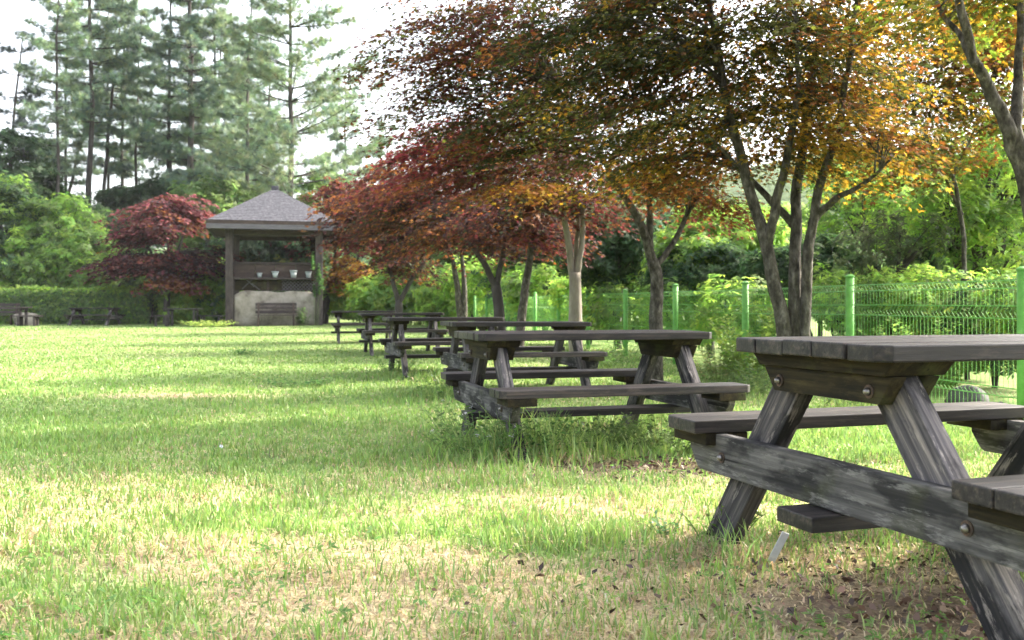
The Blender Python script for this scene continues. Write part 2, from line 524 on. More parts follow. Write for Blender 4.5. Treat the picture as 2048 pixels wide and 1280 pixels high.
def leaves_mesh(name, pos, nrm, size, cols, kind, dirv=None):
    """one mesh of many leaves: pos, normal, size, colour per leaf; dirv = direction the tip points to"""
    tv, tf = TEMPL[kind]
    n = len(pos)
    nrm = nrm / (np.linalg.norm(nrm, axis=1, keepdims=True) + 1e-9)
    d = rng.normal(size=(n, 3)) if dirv is None else dirv
    d = d - nrm * (d * nrm).sum(1, keepdims=True)
    d /= (np.linalg.norm(d, axis=1, keepdims=True) + 1e-9)
    s = np.cross(d, nrm)
    V = pos[:, None, :] + size[:, None, None] * (tv[None, :, 0:1] * s[:, None, :] + tv[None, :, 1:2] * d[:, None, :] + tv[None, :, 2:3] * nrm[:, None, :])
    k = len(tv)
    off = np.arange(n)[:, None] * k
    counts, idx = [], []
    flat = np.array([i for f in tf for i in f])
    lens = [len(f) for f in tf]
    idx = (off + flat[None, :]).ravel()
    counts = np.tile(lens, n)
    C = np.repeat(cols, k, axis=0)
    return fast_mesh(name, V.reshape(-1, 3), None, counts, idx, C)

def pick_cols(n, pal, w, jit=.18):
    pal = np.array(pal)
    i = rng.choice(len(pal), size=n, p=np.array(w) / sum(w))
    c = pal[i] * (1 + rng.normal(size=(n, 1)) * jit) * (1 + rng.normal(size=(n, 3)) * .06)
    return np.clip(c, .004, .9)

def bez(a, b, c, n):
    return [a * (1 - t) ** 2 + b * 2 * t * (1 - t) + c * t * t for t in [i / (n - 1) for i in range(n)]]

def unit_ball(n):
    v = rng.normal(size=(n, 3))
    v /= np.linalg.norm(v, axis=1, keepdims=True)
    return v

CRIM, RED, ORANGE, GOLD, OLIVE, DKOL, PURP, BRN = (.155, .034, .037), (.115, .036, .028), (.20, .078, .022), (.36, .22, .028), (.095, .098, .020), (.040, .048, .015), (.036, .017, .019), (.062, .031, .018)
GRN = (.16, .23, .03)

def maple(label, stems, blobs, leaf=.07, per=46, spray_r=.36, bark=None, group="Japanese maples along the row of tables", droop=.35, base=None):
    """stems: list of (points, radii); blobs: (centre, radii, sprays, palette, weights)"""
    root = empty("maple_tree", base if base is not None else (stems[0][0][0].x, stems[0][0][0].y, stems[0][0][0].z))
    tag(root, label, "tree", group)
    inv = -Vector(root.location)
    tr = MB()
    anchors = []
    for pts, rad in stems:
        dense, dr = [], []
        for i in range(len(pts) - 1):
            for k in range(5):
                t = k / 5
                q = pts[i].lerp(pts[i + 1], t)
                if 0 < i or k > 0:
                    q = q + Vector((random.gauss(0, 1), random.gauss(0, 1), random.gauss(0, .5))) * (.012 + .008 * rad[i])
                dense.append(q); dr.append(rad[i] + (rad[i + 1] - rad[i]) * t)
        dense.append(pts[-1]); dr.append(rad[-1])
        # soften the corners
        sm = [dense[0]] + [(dense[i - 1] + dense[i] * 2 + dense[i + 1]) / 4 for i in range(1, len(dense) - 1)] + [dense[-1]]
        tr.tube([p + inv for p in sm], dr, 9, wob=.12)
        lo = int(len(sm) * .45)
        anchors += [(p, r) for p, r in zip(sm[lo:], dr[lo:])]
    AP = np.array([tuple(a[0]) for a in anchors])
    LP, LN, LD, LS, LC = [], [], [], [], []
    for cen, rad, ns, pal, wt in blobs:
        cen = np.array(cen); rad = np.array(rad)
        u = unit_ball(ns) * (rng.random((ns, 1)) ** .42)
        sc = cen + u * rad
        out = sc - np.array([AP[:, 0].mean(), AP[:, 1].mean(), 0])
        out[:, 2] = 0
        out /= np.linalg.norm(out, axis=1, keepdims=True) + 1e-6
        clump = vnoise(sc[:, 0] + sc[:, 2] * .7, sc[:, 1] + sc[:, 2], 1.6, int(abs(cen[0] * 10)) % 50)
        for j in range(ns):
            # twig from the nearest limb
            if j % 2 == 0:
                dd = np.linalg.norm(AP - sc[j], axis=1) + np.maximum(AP[:, 2] - sc[j][2], 0) * 1.5
                a = anchors[int(np.argmin(dd + rng.random(len(dd)) * .5))]
                p0, p2 = a[0], Vector(sc[j])
                mid = p0.lerp(p2, .5) + Vector((0, 0, .12 + .12 * random.random()))
                r0 = min(a[1] * .55, .006 + .009 * (p2 - p0).length)
                tr.tube([q + inv for q in bez(p0, mid, p2, 7)], [r0 * (1 - .8 * k / 6) for k in range(7)], 4, cap=False)
            m = int(per * 1.3 * (.6 + .8 * random.random()))
            rr = spray_r * (.6 + .7 * random.random())
            th = rng.random(m) * 2 * math.pi
            rad2 = rr * np.sqrt(rng.random(m))
            o = out[j]
            side = np.array([-o[1], o[0], 0])
            a1 = rad2 * np.cos(th) * 1.5; a2 = rad2 * np.sin(th) * .8
            dz = -droop * (a1 + rr * .6) - .22 * (rad2 / rr) ** 2 * rr + rng.normal(size=m) * .022
            pos = sc[j] + a1[:, None] * o + a2[:, None] * side + np.stack([0 * dz, 0 * dz, dz], 1)
            nn = np.array([0, 0, 1.0]) + o * droop + rng.normal(size=(m, 3)) * .34
            LP.append(pos); LN.append(nn)
            LD.append(o + rng.normal(size=(m, 3)) * .7 + np.array([0, 0, -.45]))
            LS.append(leaf * (.6 + .7 * rng.random(m)))
            w = np.array(wt, float)
            # each spray leans to its own colour so that the crown has light and dark clumps
            kx = int(clump[j] * len(pal) * .999)
            w = w * .3; w[kx] += w.sum() * 1.1 * (wt[kx] > 0)
            LC.append(pick_cols(m, pal, w, .09) * (.75 + .5 * random.random()))
    tr.build("trunk", bark or M_BARK_G, root, True)
    me = leaves_mesh("crown", np.concatenate(LP) + np.array(inv), np.concatenate(LN), np.concatenate(LS), np.concatenate(LC), 'maple', np.concatenate(LD))
    link("crown", me, M_LEAF, root)
    return root

def pxs(d, pts, dd=None):
    dd = dd or [0] * len(pts)
    return [P(x, y, d + e) for (x, y), e in zip(pts, dd)]

def broadleaf(label, base, blobs, pal, wt, leaf=.2, dens=1.0, name="tree", cat="tree", group=None, trunk_h=None, kind='spray', bark=None, clump_r=.5, fill=1.0):
    """bushy tree or shrub: clumps of leaves over the shells of a few ellipsoids, limbs inside"""
    root = empty(name, base)
    tag(root, label, cat, group)
    B = np.array(base)
    tr = MB()
    trunk_r = .035 * max(1.0, max(b[0][2] for b in blobs) - base[2])
    LP, LN, LS, LC = [], [], [], []
    for k, (cen, rad) in enumerate(blobs):
        cen = np.array(cen, float); rad = np.array(rad, float)
        p0 = Vector((0, 0, -.05)); p2 = Vector(cen - B)
        mid = Vector((p2.x * .25, p2.y * .25, p2.z * .55))
        r0 = trunk_r * (1 if k == 0 else .6)
        tr.tube(bez(p0, mid, p2, 9), [r0 * (1 - .75 * i / 8) for i in range(9)], 7, wob=.15)
        area = 4 * math.pi * ((rad[0] * rad[1]) ** 1.6 / 3 + (rad[0] * rad[2]) ** 1.6 / 3 + (rad[1] * rad[2]) ** 1.6 / 3) ** (1 / 1.6)
        nc = max(10, int(dens * area / (clump_r ** 2) * .9))
        u = unit_ball(nc)
        rr = .62 + .48 * rng.random(nc) ** .6
        cc = cen + u * rad * rr[:, None]
        ok = cc[:, 2] > base[2] + .1
        cc, u = cc[ok], u[ok]
        for j in range(len(cc)):
            m = int(fill * (26 + 22 * random.random()))
            s = clump_r * (.55 + .6 * random.random())
            off = unit_ball(m) * (rng.random((m, 1)) ** .5) * s * np.array([1, 1, .7])
            pos = cc[j] + off
            LP.append(pos)
            LN.append(u[j] * .6 + np.array([0, 0, .7]) + off / s * .5 + rng.normal(size=(m, 3)) * .45)
            LS.append(leaf * (.55 + .8 * rng.random(m)))
            ci = rng.choice(len(pal), p=np.array(wt) / sum(wt))
            w = np.array(wt, float) * .5; w[ci] += sum(wt)
            LC.append(pick_cols(m, pal, w, .15) * (.8 + .4 * random.random()))
            if j % 5 == 0:
                e = Vector(cc[j] - B)
                tr.tube(bez(p2 * .6, p2 * .8 + Vector((0, 0, .1)), e, 5), [r0 * .3 * (1 - .8 * i / 4) for i in range(5)], 4, cap=False)
    tr.build("trunk" if cat == "tree" else "stem", bark or M_BARK_D, root, True)
    me = leaves_mesh("crown", np.concatenate(LP) - B, np.concatenate(LN), np.concatenate(LS), np.concatenate(LC), kind)
    link("crown" if cat == "tree" else "foliage", me, M_GLEAF, root)
    return root

def conifer(label, px, d, base_py, top_py, lean=0.0, r=.22, crown_from=.45, spread=2.6, n_whorl=16, per_whorl=4, up=.35, pal=None, wt=None, tuft=.34, dens=1.0, right_bias=0.0, group="tall pines behind the lawn"):
    x = at(px, d)
    z0 = gz(x, d)
    zt = zat(top_py, d)
    Ht = zt - z0
    root = empty("pine_tree", (x, d, z0))
    tag(root, label, "tree", group)
    tr = MB()
    n = 14
    tp = []
    crown_from *= .85; n_whorl = int(n_whorl * 1.2)
    lx = lean * Ht
    bow = random.uniform(-.45, .45)
    for i in range(n):
        t = i / (n - 1)
        tp.append(Vector((lx * t + bow * math.sin(t * 3.1) + random.gauss(0, .04), random.gauss(0, .05), Ht * t - .1)))
    tr.tube(tp, [r * (1 - .78 * i / (n - 1)) for i in range(n)], 8, wob=.1)
    LP, LN, LS, LC, LD = [], [], [], [], []
    pal = pal or [(.085, .135, .075), (.12, .18, .075), (.07, .11, .085), (.17, .20, .08)]
    wt = wt or [3, 3, 2, 1]
    for w in range(n_whorl):
        t = crown_from + (1 - crown_from) * (w + random.random() * .8) / n_whorl
        k = min(int(t * (n - 1)), n - 2)
        c = tp[k].lerp(tp[k + 1], t * (n - 1) - k)
        L0 = spread * (1.05 - .75 * ((t - crown_from) / (1 - crown_from)) ** 1.3) * (.55 if t < crown_from + .1 else 1)
        for b in range(per_whorl):
            if random.random() < .12: continue
            an = random.random() * 2 * math.pi
            L = L0 * random.uniform(.55, 1.15)
            if math.cos(an) > 0: L *= 1 + right_bias
            dirv = Vector((math.cos(an), math.sin(an), 0))
            sl = up + random.uniform(-.15, .15)
            e = c + dirv * L + Vector((0, 0, L * sl))
            mid = c + dirv * L * .5 + Vector((0, 0, L * sl * .25))
            bp = bez(c, mid, e, 7)
            tr.tube(bp, [max(.012, r * .22 * (1 - .85 * i / 6)) for i in range(7)], 4, cap=False)
            side = Vector((-dirv.y, dirv.x, 0))
            m = int(dens * L * 21)
            for q in range(m):
                s = .22 + .78 * random.random() ** .8
                i = min(int(s * 6), 5)
                p = bp[i].lerp(bp[i + 1], s * 6 - i)
                sw = .38 * L * (1 - s) * .9 + .12
                p = p + side * random.gauss(0, sw * .6) + Vector((0, 0, random.gauss(0, .10)))
                LP.append(p); LN.append((random.gauss(0, .5), random.gauss(0, .5), 1))
                LD.append(dirv * .8 + side * random.gauss(0, .6) + Vector((0, 0, .35)))
                LS.append(tuft * random.uniform(.45, 1.15))
    m = len(LP)
    LP = np.array([tuple(p) for p in LP])
    cl = vnoise(LP[:, 0] * .8 + LP[:, 2] * .5, LP[:, 1] * .8 + LP[:, 2] * .3, 1, int(px) % 40)
    cols = pick_cols(m, pal, wt, .15) * (.75 + .5 * cl[:, None])
    tr.build("trunk", M_BARK_D, root, True)
    # three crossed tufts per point give the soft brush of the needles
    LP3 = np.repeat(LP, 3, 0); LN3 = np.repeat(np.array(LN), 3, 0) + rng.normal(size=(m * 3, 3)) * .9
    LD3 = np.repeat(np.array([tuple(v) for v in LD]), 3, 0) + rng.normal(size=(m * 3, 3)) * .35
    me = leaves_mesh("crown", LP3, LN3, np.repeat(np.array(LS), 3), np.repeat(cols, 3, 0), 'needle', LD3)
    link("crown", me, M_NEEDLE, root)
    return root

# ------------------------------------------------------------------ gazebo and what stands in it
GYAW = R(14)
def gazebo():
    d0 = 41.0
    cx, cy = at(550, d0), d0
    zb = gz(cx, cy)
    root = empty("gazebo", (cx, cy, zb), GYAW)
    tag(root, "open wooden pavilion with a grey hipped roof on tall posts", "pavilion")
    ez = zat(441, 38.2) - zb                 # eave height
    ax = zat(377, d0) - zb
    hw, hd = 2.66, 2.66
    # roof: hipped with shingle courses
    m = MB()
    n = 22
    for (dx, dy) in ((0, -1), (1, 0), (0, 1), (-1, 0)):
        for i in range(n):
            t0, t1 = i / n, (i + 1) / n
            a0, a1 = hw * (1 - t0), hw * (1 - t1)
            z0_, z1_ = ez + (ax - ez) * t0 + .028, ez + (ax - ez) * t1
            tx, ty = -dy, dx
            A = (dx * a0 + tx * a0, dy * a0 + ty * a0, z0_); Bq = (dx * a0 - tx * a0, dy * a0 - ty * a0, z0_)
            Cq = (dx * a1 - tx * a1, dy * a1 - ty * a1, z1_); D = (dx * a1 + tx * a1, dy * a1 + ty * a1, z1_)
            E1 = (A[0], A[1], z0_ - .028); E2 = (Bq[0], Bq[1], z0_ - .028)
            m.add([A, Bq, Cq, D, E1, E2], [(1, 0, 3, 2), (0, 1, 5, 4)])
    rf = m.build("roof", M_SHINGLE, root)
    m = MB()
    m.box(-.16, .16, -.16, .16, ax - .08, ax + .10, .02)
    m.build("ridge_cap", M_SHINGLE, rf)
    m = MB()
    for (x0, x1, y0, y1) in ((-hw - .03, hw + .03, -hw - .06, -hw + .02), (-hw - .03, hw + .03, hw - .02, hw + .06), (-hw - .06, -hw + .02, -hw + .025, hw - .025), (hw - .02, hw + .06, -hw + .025, hw - .025)):
        m.box(x0, x1, y0, y1, ez - .35, ez - .15)
    m.build("fascia", M_FASCIA, rf)
    m = MB()
    m.box(-hw - .05, hw + .05, -hw - .05, hw + .05, ez - .147, ez - .004)
    m.build("shingle_edge", M_GZDARK, rf)  # dark shingle edge, also standing in for the shadow gap above the fascia
    m = MB()
    m.box(-hw + .03, hw - .03, -hw + .03, hw - .03, ez - .30, ez - .26)
    m.build("ceiling", M_GZDARK, root)
    xs = (-1.84, 1.84)
    for sx in (0, 1):
        for sy in (-1, 1):
            m = MB()
            L = ez - .30
            m.box(-.1, L, -.155, .155, -.155, .155, .02)
            m.build("post", M_GZWOOD, root, loc=(xs[sx] * (1 if sy < 0 else .95), sy * 1.85, 0), rot=(0, -math.pi / 2, 0))
    for sy in (-1, 1):
        m = MB(); m.box(-1.66, 1.73, -.07, .07, -.09, .09, .01)
        m.build("tie_beam", M_GZDARK, root, loc=(0, sy * 1.85, ez - .41))
    # back panel and shelf between the posts
    sy = -1.45
    m = MB()
    zt_, zs_ = zat(524, 39.3) - zb, zat(557, 39.3) - zb
    zl_ = zat(581, 39.3) - zb
    for i in range(4):
        m.box(-1.65 + i * .845, -1.65 + i * .845 + .83, sy - .03, sy + .03, zs_ + .05, zt_ - .1)
    m.build("back_panel", M_GZDARK, root)
    m = MB(); m.box(-1.66, 1.73, -.05, .06, -.05, .05, .008); m.build("rail", M_GZWOOD, root, loc=(0, sy - .02, zt_ - .045))
    sh = MB(); sh.box(-1.66, 1.73, -.24, .12, -.04, .035, .008); sh.build("shelf", M_GZWOOD, root, loc=(0, sy - .12, zs_))
    m = MB(); m.box(-.05, .05, -.04, .04, 0, zs_ - zl_ - .05); m.build("shelf_strut", M_GZDARK, root, loc=(-.28, sy - .1, zl_))
    m = MB(); m.box(-1.64, 1.72, sy + .02, sy + .06, zl_, zs_ - .05); m.build("lower_panel", M_UNDER, root)
    # lattice on the right half
    m = MB()
    h = zs_ - zl_ - .06
    for i in range(-3, 11):
        for s in (-1, 1):
            xa = .3 + i * .15
            pts = []
            for tt in (0, 1):
                xx = xa + (h * tt if s > 0 else h * (1 - tt))
                pts.append((xx, zl_ + h * tt))
            # clip to the panel
            (x0, z0), (x1, z1) = pts
            lo, hi = .3, 1.70
            def clip(xa_, za_, xb_, zb_):
                if xa_ == xb_: return None
                t0 = max(0, min((lo - xa_) / (xb_ - xa_), (hi - xa_) / (xb_ - xa_))); t1 = min(1, max((lo - xa_) / (xb_ - xa_), (hi - xa_) / (xb_ - xa_)))
                if t1 <= t0: return None
                return (xa_ + (xb_ - xa_) * t0, za_ + (zb_ - za_) * t0, xa_ + (xb_ - xa_) * t1, za_ + (zb_ - za_) * t1)
            c = clip(x0, z0, x1, z1)
            if c:
                yy = sy - .06 - (.012 if s > 0 else 0)
                m.tube([(c[0], yy, c[1]), (c[2], yy, c[3])], .016, 4)
    m.build("lattice", M_FASCIA, root)
    # broken slats on the left half
    m = MB()
    for (xa, za, xb, zb_) in ((-1.35, .05, -.95, h), (-1.15, h, -.85, .15), (-.95, .3, -.62, .02)):
        m.tube([(xa, sy - .07, zl_ + za), (xb, sy - .07, zl_ + zb_)], .018, 4)
    m.build("broken_lattice", M_FASCIA, root)
    return root, cx, cy, zb, sy, zs_, zl_
GZ, gcx, gcy, gzb, gsy, gzs, gzl = gazebo()
def gpt(x, y, z):
    c, s_ = math.cos(GYAW), math.sin(GYAW)
    return (gcx + c * x - s_ * y, gcy + s_ * x + c * y, gzb + z)

def plaster_wall():
    # low lumpy whitewashed stone wall filling the front of the pavilion
    bm = bmesh.new()
    w, th, hh = 3.38, .34, gzl + .02
    nx, nz = 44, 18
    grid = {}
    for s in (0, 1):
        for i in range(nx + 1):
            for k in range(nz + 1):
                u, v = i / nx, k / nz
                top = hh * (1 - .10 * abs(2 * u - 1) ** 6 + .02 * math.sin(u * 9) - .015 * math.cos(u * 23))
                bul = .07 * float(fbm(np.array([u * 5.0]), np.array([v * 2.0]), 1.0, 31)[0]) + .12 * math.sin(math.pi * min(v * 1.05, 1)) ** .5
                y = (-bul if s == 0 else th)
                grid[s, i, k] = bm.verts.new(((u - .5) * w, y, v * top - .05))
    for s in (0, 1):
        for i in range(nx):
            for k in range(nz):
                q = [grid[s, i, k], grid[s, i + 1, k], grid[s, i + 1, k + 1], grid[s, i, k + 1]]
                bm.faces.new(q if s == 0 else q[::-1])
    for i in range(nx):
        bm.faces.new([grid[0, i, nz], grid[0, i + 1, nz], grid[1, i + 1, nz], grid[1, i, nz]])
    for k in range(nz):
        bm.faces.new([grid[0, 0, k + 1], grid[1, 0, k + 1], grid[1, 0, k], grid[0, 0, k]])
        bm.faces.new([grid[0, nx, k], grid[1, nx, k], grid[1, nx, k + 1], grid[0, nx, k + 1]])
    me = bpy.data.meshes.new("low_wall"); bm.to_mesh(me); bm.free()
    me.polygons.foreach_set("use_smooth", [True] * len(me.polygons))
    o = link("low_wall", me, M_PLASTER)
    o.location = gpt(.03, -1.66, 0)
    o.rotation_euler = (0, 0, GYAW)
    tag(o, "low lumpy cream plastered wall under the shelf of the pavilion", "wall")
plaster_wall()

def flower_pots():
    labs = ["small pinkish pot at the left end of the pavilion's row of pots", "white pot second from the left on the pavilion shelf", "larger pale pot with rim third on the pavilion shelf", "pale blue pot nearest the right post on the pavilion shelf"]
    for i, (px, w, h) in enumerate(((-.62, .10, .2), (.02, .13, .27), (.78, .14, .32), (1.40, .12, .27))):
        root = empty("flower_pot", gpt(px, gsy - .2, gzs + .036))
        tag(root, labs[i], "pot", "pots on the pavilion shelf")
        m = MB()
        m.tube([(0, 0, 0), (0, 0, h * .78)], [w * .72, w], 14)
        m.build("pot_body", M_POT, root, True)
        m = MB()
        m.tube([(0, 0, h * .78), (0, 0, h * .8), (0, 0, h), (0, 0, h * .99)], [w * 1.0, w * 1.14, w * 1.16, w * .95], 14)
        m.build("pot_rim", M_POT, root, True)
flower_pots()

def park_bench(label, loc, rz, w=1.75, group=None, mat=M_GZWOOD, legm=M_GZDARK):
    root = empty("park_bench", loc, rz)
    tag(root, label, "bench", group)
    m = MB()
    for i in range(4):
        m.box(-w / 2, w / 2, -.30 + i * .115, -.30 + i * .115 + .10, .42, .46, .006)
    m.build("seat", mat, root)
    m = MB()
    for z in (.56, .74, .88):
        m.box(-w / 2, w / 2, .165 + (z - .5) * .18, .20 + (z - .5) * .18, z - .055, z + .07, .006)
    m.build("backrest", mat, root)
    for s in (-1, 1):
        x = s * (w / 2 - .13)
        m = MB()
        m.box(x - .035, x + .035, -.28, -.20, -.03, .418)
        m.build("leg", legm, root)
        m = MB()
        m.prism([(.12, -.03), (.20, -.03), (.21, .5), (.30, .96), (.23, .96), (.13, .5)], 'x', x - .035, x + .035)
        m.build("leg", legm, root)
        m = MB()
        m.box(x - .03, x + .03, -.20, .128, .36, .415)
        m.build("seat_frame", legm, root)
    return root
park_bench("weathered wooden bench with a slatted back in front of the pavilion's cream wall", gpt(.06, -2.35, 0), GYAW, 1.68, "park benches")

# ------------------------------------------------------------------ picnic tables
def picnic_table():
    root = empty("picnic_table", (0, 0, 0))
    L2, WT, ZT, TH = .763, .706, .75, .045
    # tabletop: five planks with clipped outer corners
    m = MB()
    pw = WT / 5
    for i in range(5):
        y0 = -WT / 2 + i * pw + .0025; y1 = y0 + pw - .005
        e = random.uniform(-.006, .006)
        c = .035
        if i == 0: poly = [(-L2 + e + c, y0), (L2 + e - c, y0), (L2 + e, y0 + c), (L2 + e, y1), (-L2 + e, y1), (-L2 + e, y0 + c)]
        elif i == 4: poly = [(-L2 + e, y0), (L2 + e, y0), (L2 + e, y1 - c), (L2 + e - c, y1), (-L2 + e + c, y1), (-L2 + e, y1 - c)]
        else: poly = [(-L2 + e, y0), (L2 + e, y0), (L2 + e, y1), (-L2 + e, y1)]
        dz = random.uniform(-.002, .002)
        m.prism(poly, 'z', ZT - TH + dz, ZT + dz, i / 4)
    top = m.build("tabletop", M_DECK, root)
    bev(top, .005)
    for s in (-1, 1):
        m = MB()
        for i in range(2):
            y0 = s * (.578 + i * .1185); y1 = y0 + s * .1155
            e = random.uniform(-.006, .006)
            c = .035
            if i == 1: poly = [(-L2 + e, y0), (L2 + e, y0), (L2 + e, y1 - s * c), (L2 + e - c, y1), (-L2 + e + c, y1), (-L2 + e, y1 - s * c)]
            else: poly = [(-L2 + e, y0), (L2 + e, y0), (L2 + e, y1), (-L2 + e, y1)]
            if s < 0: poly = poly[::-1]
            m.prism(poly, 'z', .451 - .045, .451, .25 + .5 * i)
        bev(m.build("seat", M_DECK, root), .005)
    m = MB()
    m.box(-L2, L2, -.085, .085, -.0225, .0225)
    bev(m.build("footrest", M_DECK, root, loc=(-.01, 0, .2345)), .005)
    for s in (-1, 1):                        # the two end frames
        xo = s * .60
        # splayed legs, local X runs along the leg
        for t in (-1, 1):
            a = Vector((xo, t * .705, -.04)); b = Vector((xo, t * .19, .663))
            dv = (b - a); Lg = dv.length
            ang = math.atan2(dv.z, dv.y)
            m = MB()
            m.box(0, Lg, -.062, .062, -.03, .03)
            lo = m.build("leg", M_LEG, root)
            X = dv.normalized(); Zv = Vector((1, 0, 0)); Yv = Zv.cross(X)
            lo.matrix_local = Matrix.Translation(a) @ Matrix((X, Yv, Zv)).transposed().to_4x4()
            bev(lo, .005)
        # seat beam outside the legs: local X along the table's width
        zb0, zb1 = .262, .402
        m = MB()
        m.prism([(-.765, .335), (-.72, zb0 + .012), (-.70, zb0), (.70, zb0), (.72, zb0 + .012), (.765, .335), (.765, .362), (.60, .362), (.595, zb1), (-.595, zb1), (-.60, .362), (-.765, .362)], 'y', -.024, .024)
        o = m.build("seat_beam", M_BEAM, root, loc=(xo + s * .055, 0, 0), rot=(0, 0, math.pi / 2))
        bev(o, .005)
        for t in (-1, 1):                    # short bearer under each seat
            m = MB()
            m.box(-.115, .115, -.085, .085, -.021, .021)
            bev(m.build("seat_bearer", M_UNDER, root, loc=(xo + s * .035, t * .70, .3835), rot=(0, 0, math.pi / 2)), .004)
            for q, (yy, zz) in enumerate(((t * .545, .325),)):
                bolt(root, (xo + s * .079, yy, zz), s)
        # battens and cleats under the top
        m = MB()
        m.prism([(-.325, .040), (.325, .040), (.285, 0), (-.285, 0)], 'y', -.10, .10)
        bev(m.build("top_batten", M_UNDER, root, loc=(xo, 0, .664), rot=(0, 0, math.pi / 2)), .004)
        for q, (dx, w_) in enumerate(((s * .054, .295), (-s * .054, .295))):
            m = MB()
            m.prism([(-w_, .078), (w_, .078), (w_ - .055, 0), (-w_ + .055, 0)], 'y', -.023, .023)
            bev(m.build("top_cleat", M_UNDER, root, loc=(xo + dx, 0, .585), rot=(0, 0, math.pi / 2)), .004)
        for t in (-1, 1):
            bolt(root, (xo + s * .078, t * .205, .618), s)
    return root

def bev(o, w):
    bm = bmesh.new(); bm.from_mesh(o.data)
    bmesh.ops.bevel(bm, geom=bm.edges[:], offset=w, segments=2, affect='EDGES', profile=.6, clamp_overlap=True)
    bm.to_mesh(o.data); bm.free()
    return o

def bolt(root, loc, s):
    m = MB()
    m.tube([(0, 0, 0), (s * .004, 0, 0)], .019, 14)
    w = m.build("bolt_washer", M_RUST, root, loc=loc)
    m = MB()
    m.tube([(0, 0, 0), (s * .006, 0, 0), (s * .012, 0, 0), (s * .015, 0, 0)], [.0115, .011, .008, .003], 12)
    m.build("bolt_head", M_STEEL, w, True, loc=(s * .004, 0, 0))

TG = "picnic tables in the row"
TABLES = [  # x, y, yaw, label
    (1.545, 2.908, .321, "closest and largest picnic table, cut by the right edge of the photo"),
    (.445, 5.963, .277, "second picnic table in the row, whole, with white flowered weeds around its left leg"),
    (at(1030, 10.0), 10.0, .262, "third picnic table in the row, directly behind the whole one near the front"),
    (at(886, 12.3), 12.3, .27, "fourth picnic table in the row, with a tan topped seat and a mossy grey beam"),
    (at(802, 17.2), 17.2, .24, "fifth picnic table in the row, one before the far end"),
    (at(727, 22.5), 22.5, .2, "farthest picnic table of the row, nearest to the pavilion"),
]
proto = picnic_table()
for i, (x, y, a, lab) in enumerate(TABLES):
    o = proto if i == 0 else copy_thing(proto)
    o.location = (x, y, 0.0 if i == 0 else gz(x, y) + (0 if i > 1 else .0))
    if i == 1: o.location.z = -.053
    o.rotation_euler = (random.uniform(-.004, .004) if i > 1 else 0, random.uniform(-.006, .006) if i > 1 else 0, a)
    tag(o, lab, "picnic table", TG)

# tables and benches across the lawn, on the left
def far_place(px, d): return (at(px, d), d, gz(at(px, d), d))
o = copy_thing(proto); o.location = far_place(190, 40.5); o.rotation_euler = (0, 0, .03); o.scale = (1.32, 1.1, 1.0)
tag(o, "dark picnic table standing alone in front of the clipped hedge", "picnic table", "picnic tables across the lawn")

def plank_bench(label, loc, rz, w, h=.42, dep=.42, mat=M_DECK, group="backless benches across the lawn", name="plank_bench", cat="bench", lm=None):
    root = empty(name, loc, rz)
    tag(root, label, cat, group)
    m = MB()
    n = max(2, int(dep / .14))
    for i in range(n):
        m.box(-w / 2, w / 2, -dep / 2 + i * dep / n, -dep / 2 + (i + 1) * dep / n - .006, h - .055, h, .006)
    m.build("tabletop" if cat == "table" else "seat", mat, root)
    for s in (-1, 1):
        x = s * (w / 2 - .2)
        m = MB(); m.box(x - .05, x + .05, -dep * .4, dep * .4, h - .14, h - .058); m.build("cross_piece", lm or mat, root)
        for t in (-1, 1):
            m = MB(); m.box(x - .045, x + .045, t * dep * .3 - .045, t * dep * .3 + .045, -.04, h - .142); m.build("leg", lm or mat, root)
    return root
plank_bench("dark table with a plank top in the shade of the red maple", far_place(366, 39.0), .05, 1.45, .74, .8, cat="table", name="plank_table", group="plank tables across the lawn")
plank_bench("short dark backless bench just left of the trunk of the red maple", far_place(322, 38.2), .3, .8, .46)
plank_bench("long dark backless bench between the red maple and the pavilion post", far_place(423, 39.2), -.05, 1.15, .45)
plank_bench("brown plank table cut by the left edge of the photo", far_place(10, 38.6), .02, 1.9, .80, .8, M_GZWOOD, cat="table", name="plank_table", group="plank tables across the lawn")
plank_bench("brown backless bench in front of the pale rock at far left", far_place(56, 38.3), .02, 1.05, .44, .42, M_GZWOOD)
park_bench("brown bench with slatted back behind the table at the left edge", far_place(-12, 40.2), 0, 2.0, "park benches")

def boulder(label, loc, size, seed, mat=M_ROCK):
    bm = bmesh.new()
    bmesh.ops.create_icosphere(bm, subdivisions=4, radius=1)
    r = np.random.default_rng(seed)
    pl = r.normal(size=(9, 3)); pl /= np.linalg.norm(pl, axis=1, keepdims=True)
    for v in bm.verts:
        p = np.array(v.co)
        k = 1.0
        for q in pl:
            dq = float(p @ q)
            if dq > .72: k = min(k, .72 / dq)
        k *= 1 + .08 * (float(vnoise(np.array([p[0] + p[2]]), np.array([p[1] - p[2]]), 3.0, seed)[0]) - .5)
        v.co = Vector((p[0] * size[0] * k, p[1] * size[1] * k, p[2] * size[2] * k))
    me = bpy.data.meshes.new("boulder"); bm.to_mesh(me); bm.free()
    o = link("boulder", me, mat)
    o.location = loc
    me.polygons.foreach_set("use_smooth", [True] * len(me.polygons))
    tag(o, label, "rock", "boulders")
    return o
x = at(52, 40.0); boulder("pale rock showing behind the benches at far left", (x, 40.0, gz(x, 40) + .18), (.62, .4, .42), 3, M_PLASTER)
x = at(1935, 8.2); boulder("angular grey boulder in front of the fence behind the closest table", (x, 8.2, gz(x, 8.2) + .05), (.19, .16, .17), 5)
x = at(2010, 7.6); boulder("smaller pale boulder by the fence, right of the angular grey one", (x, 7.6, gz(x, 7.6) + .03), (.16, .15, .12), 8)

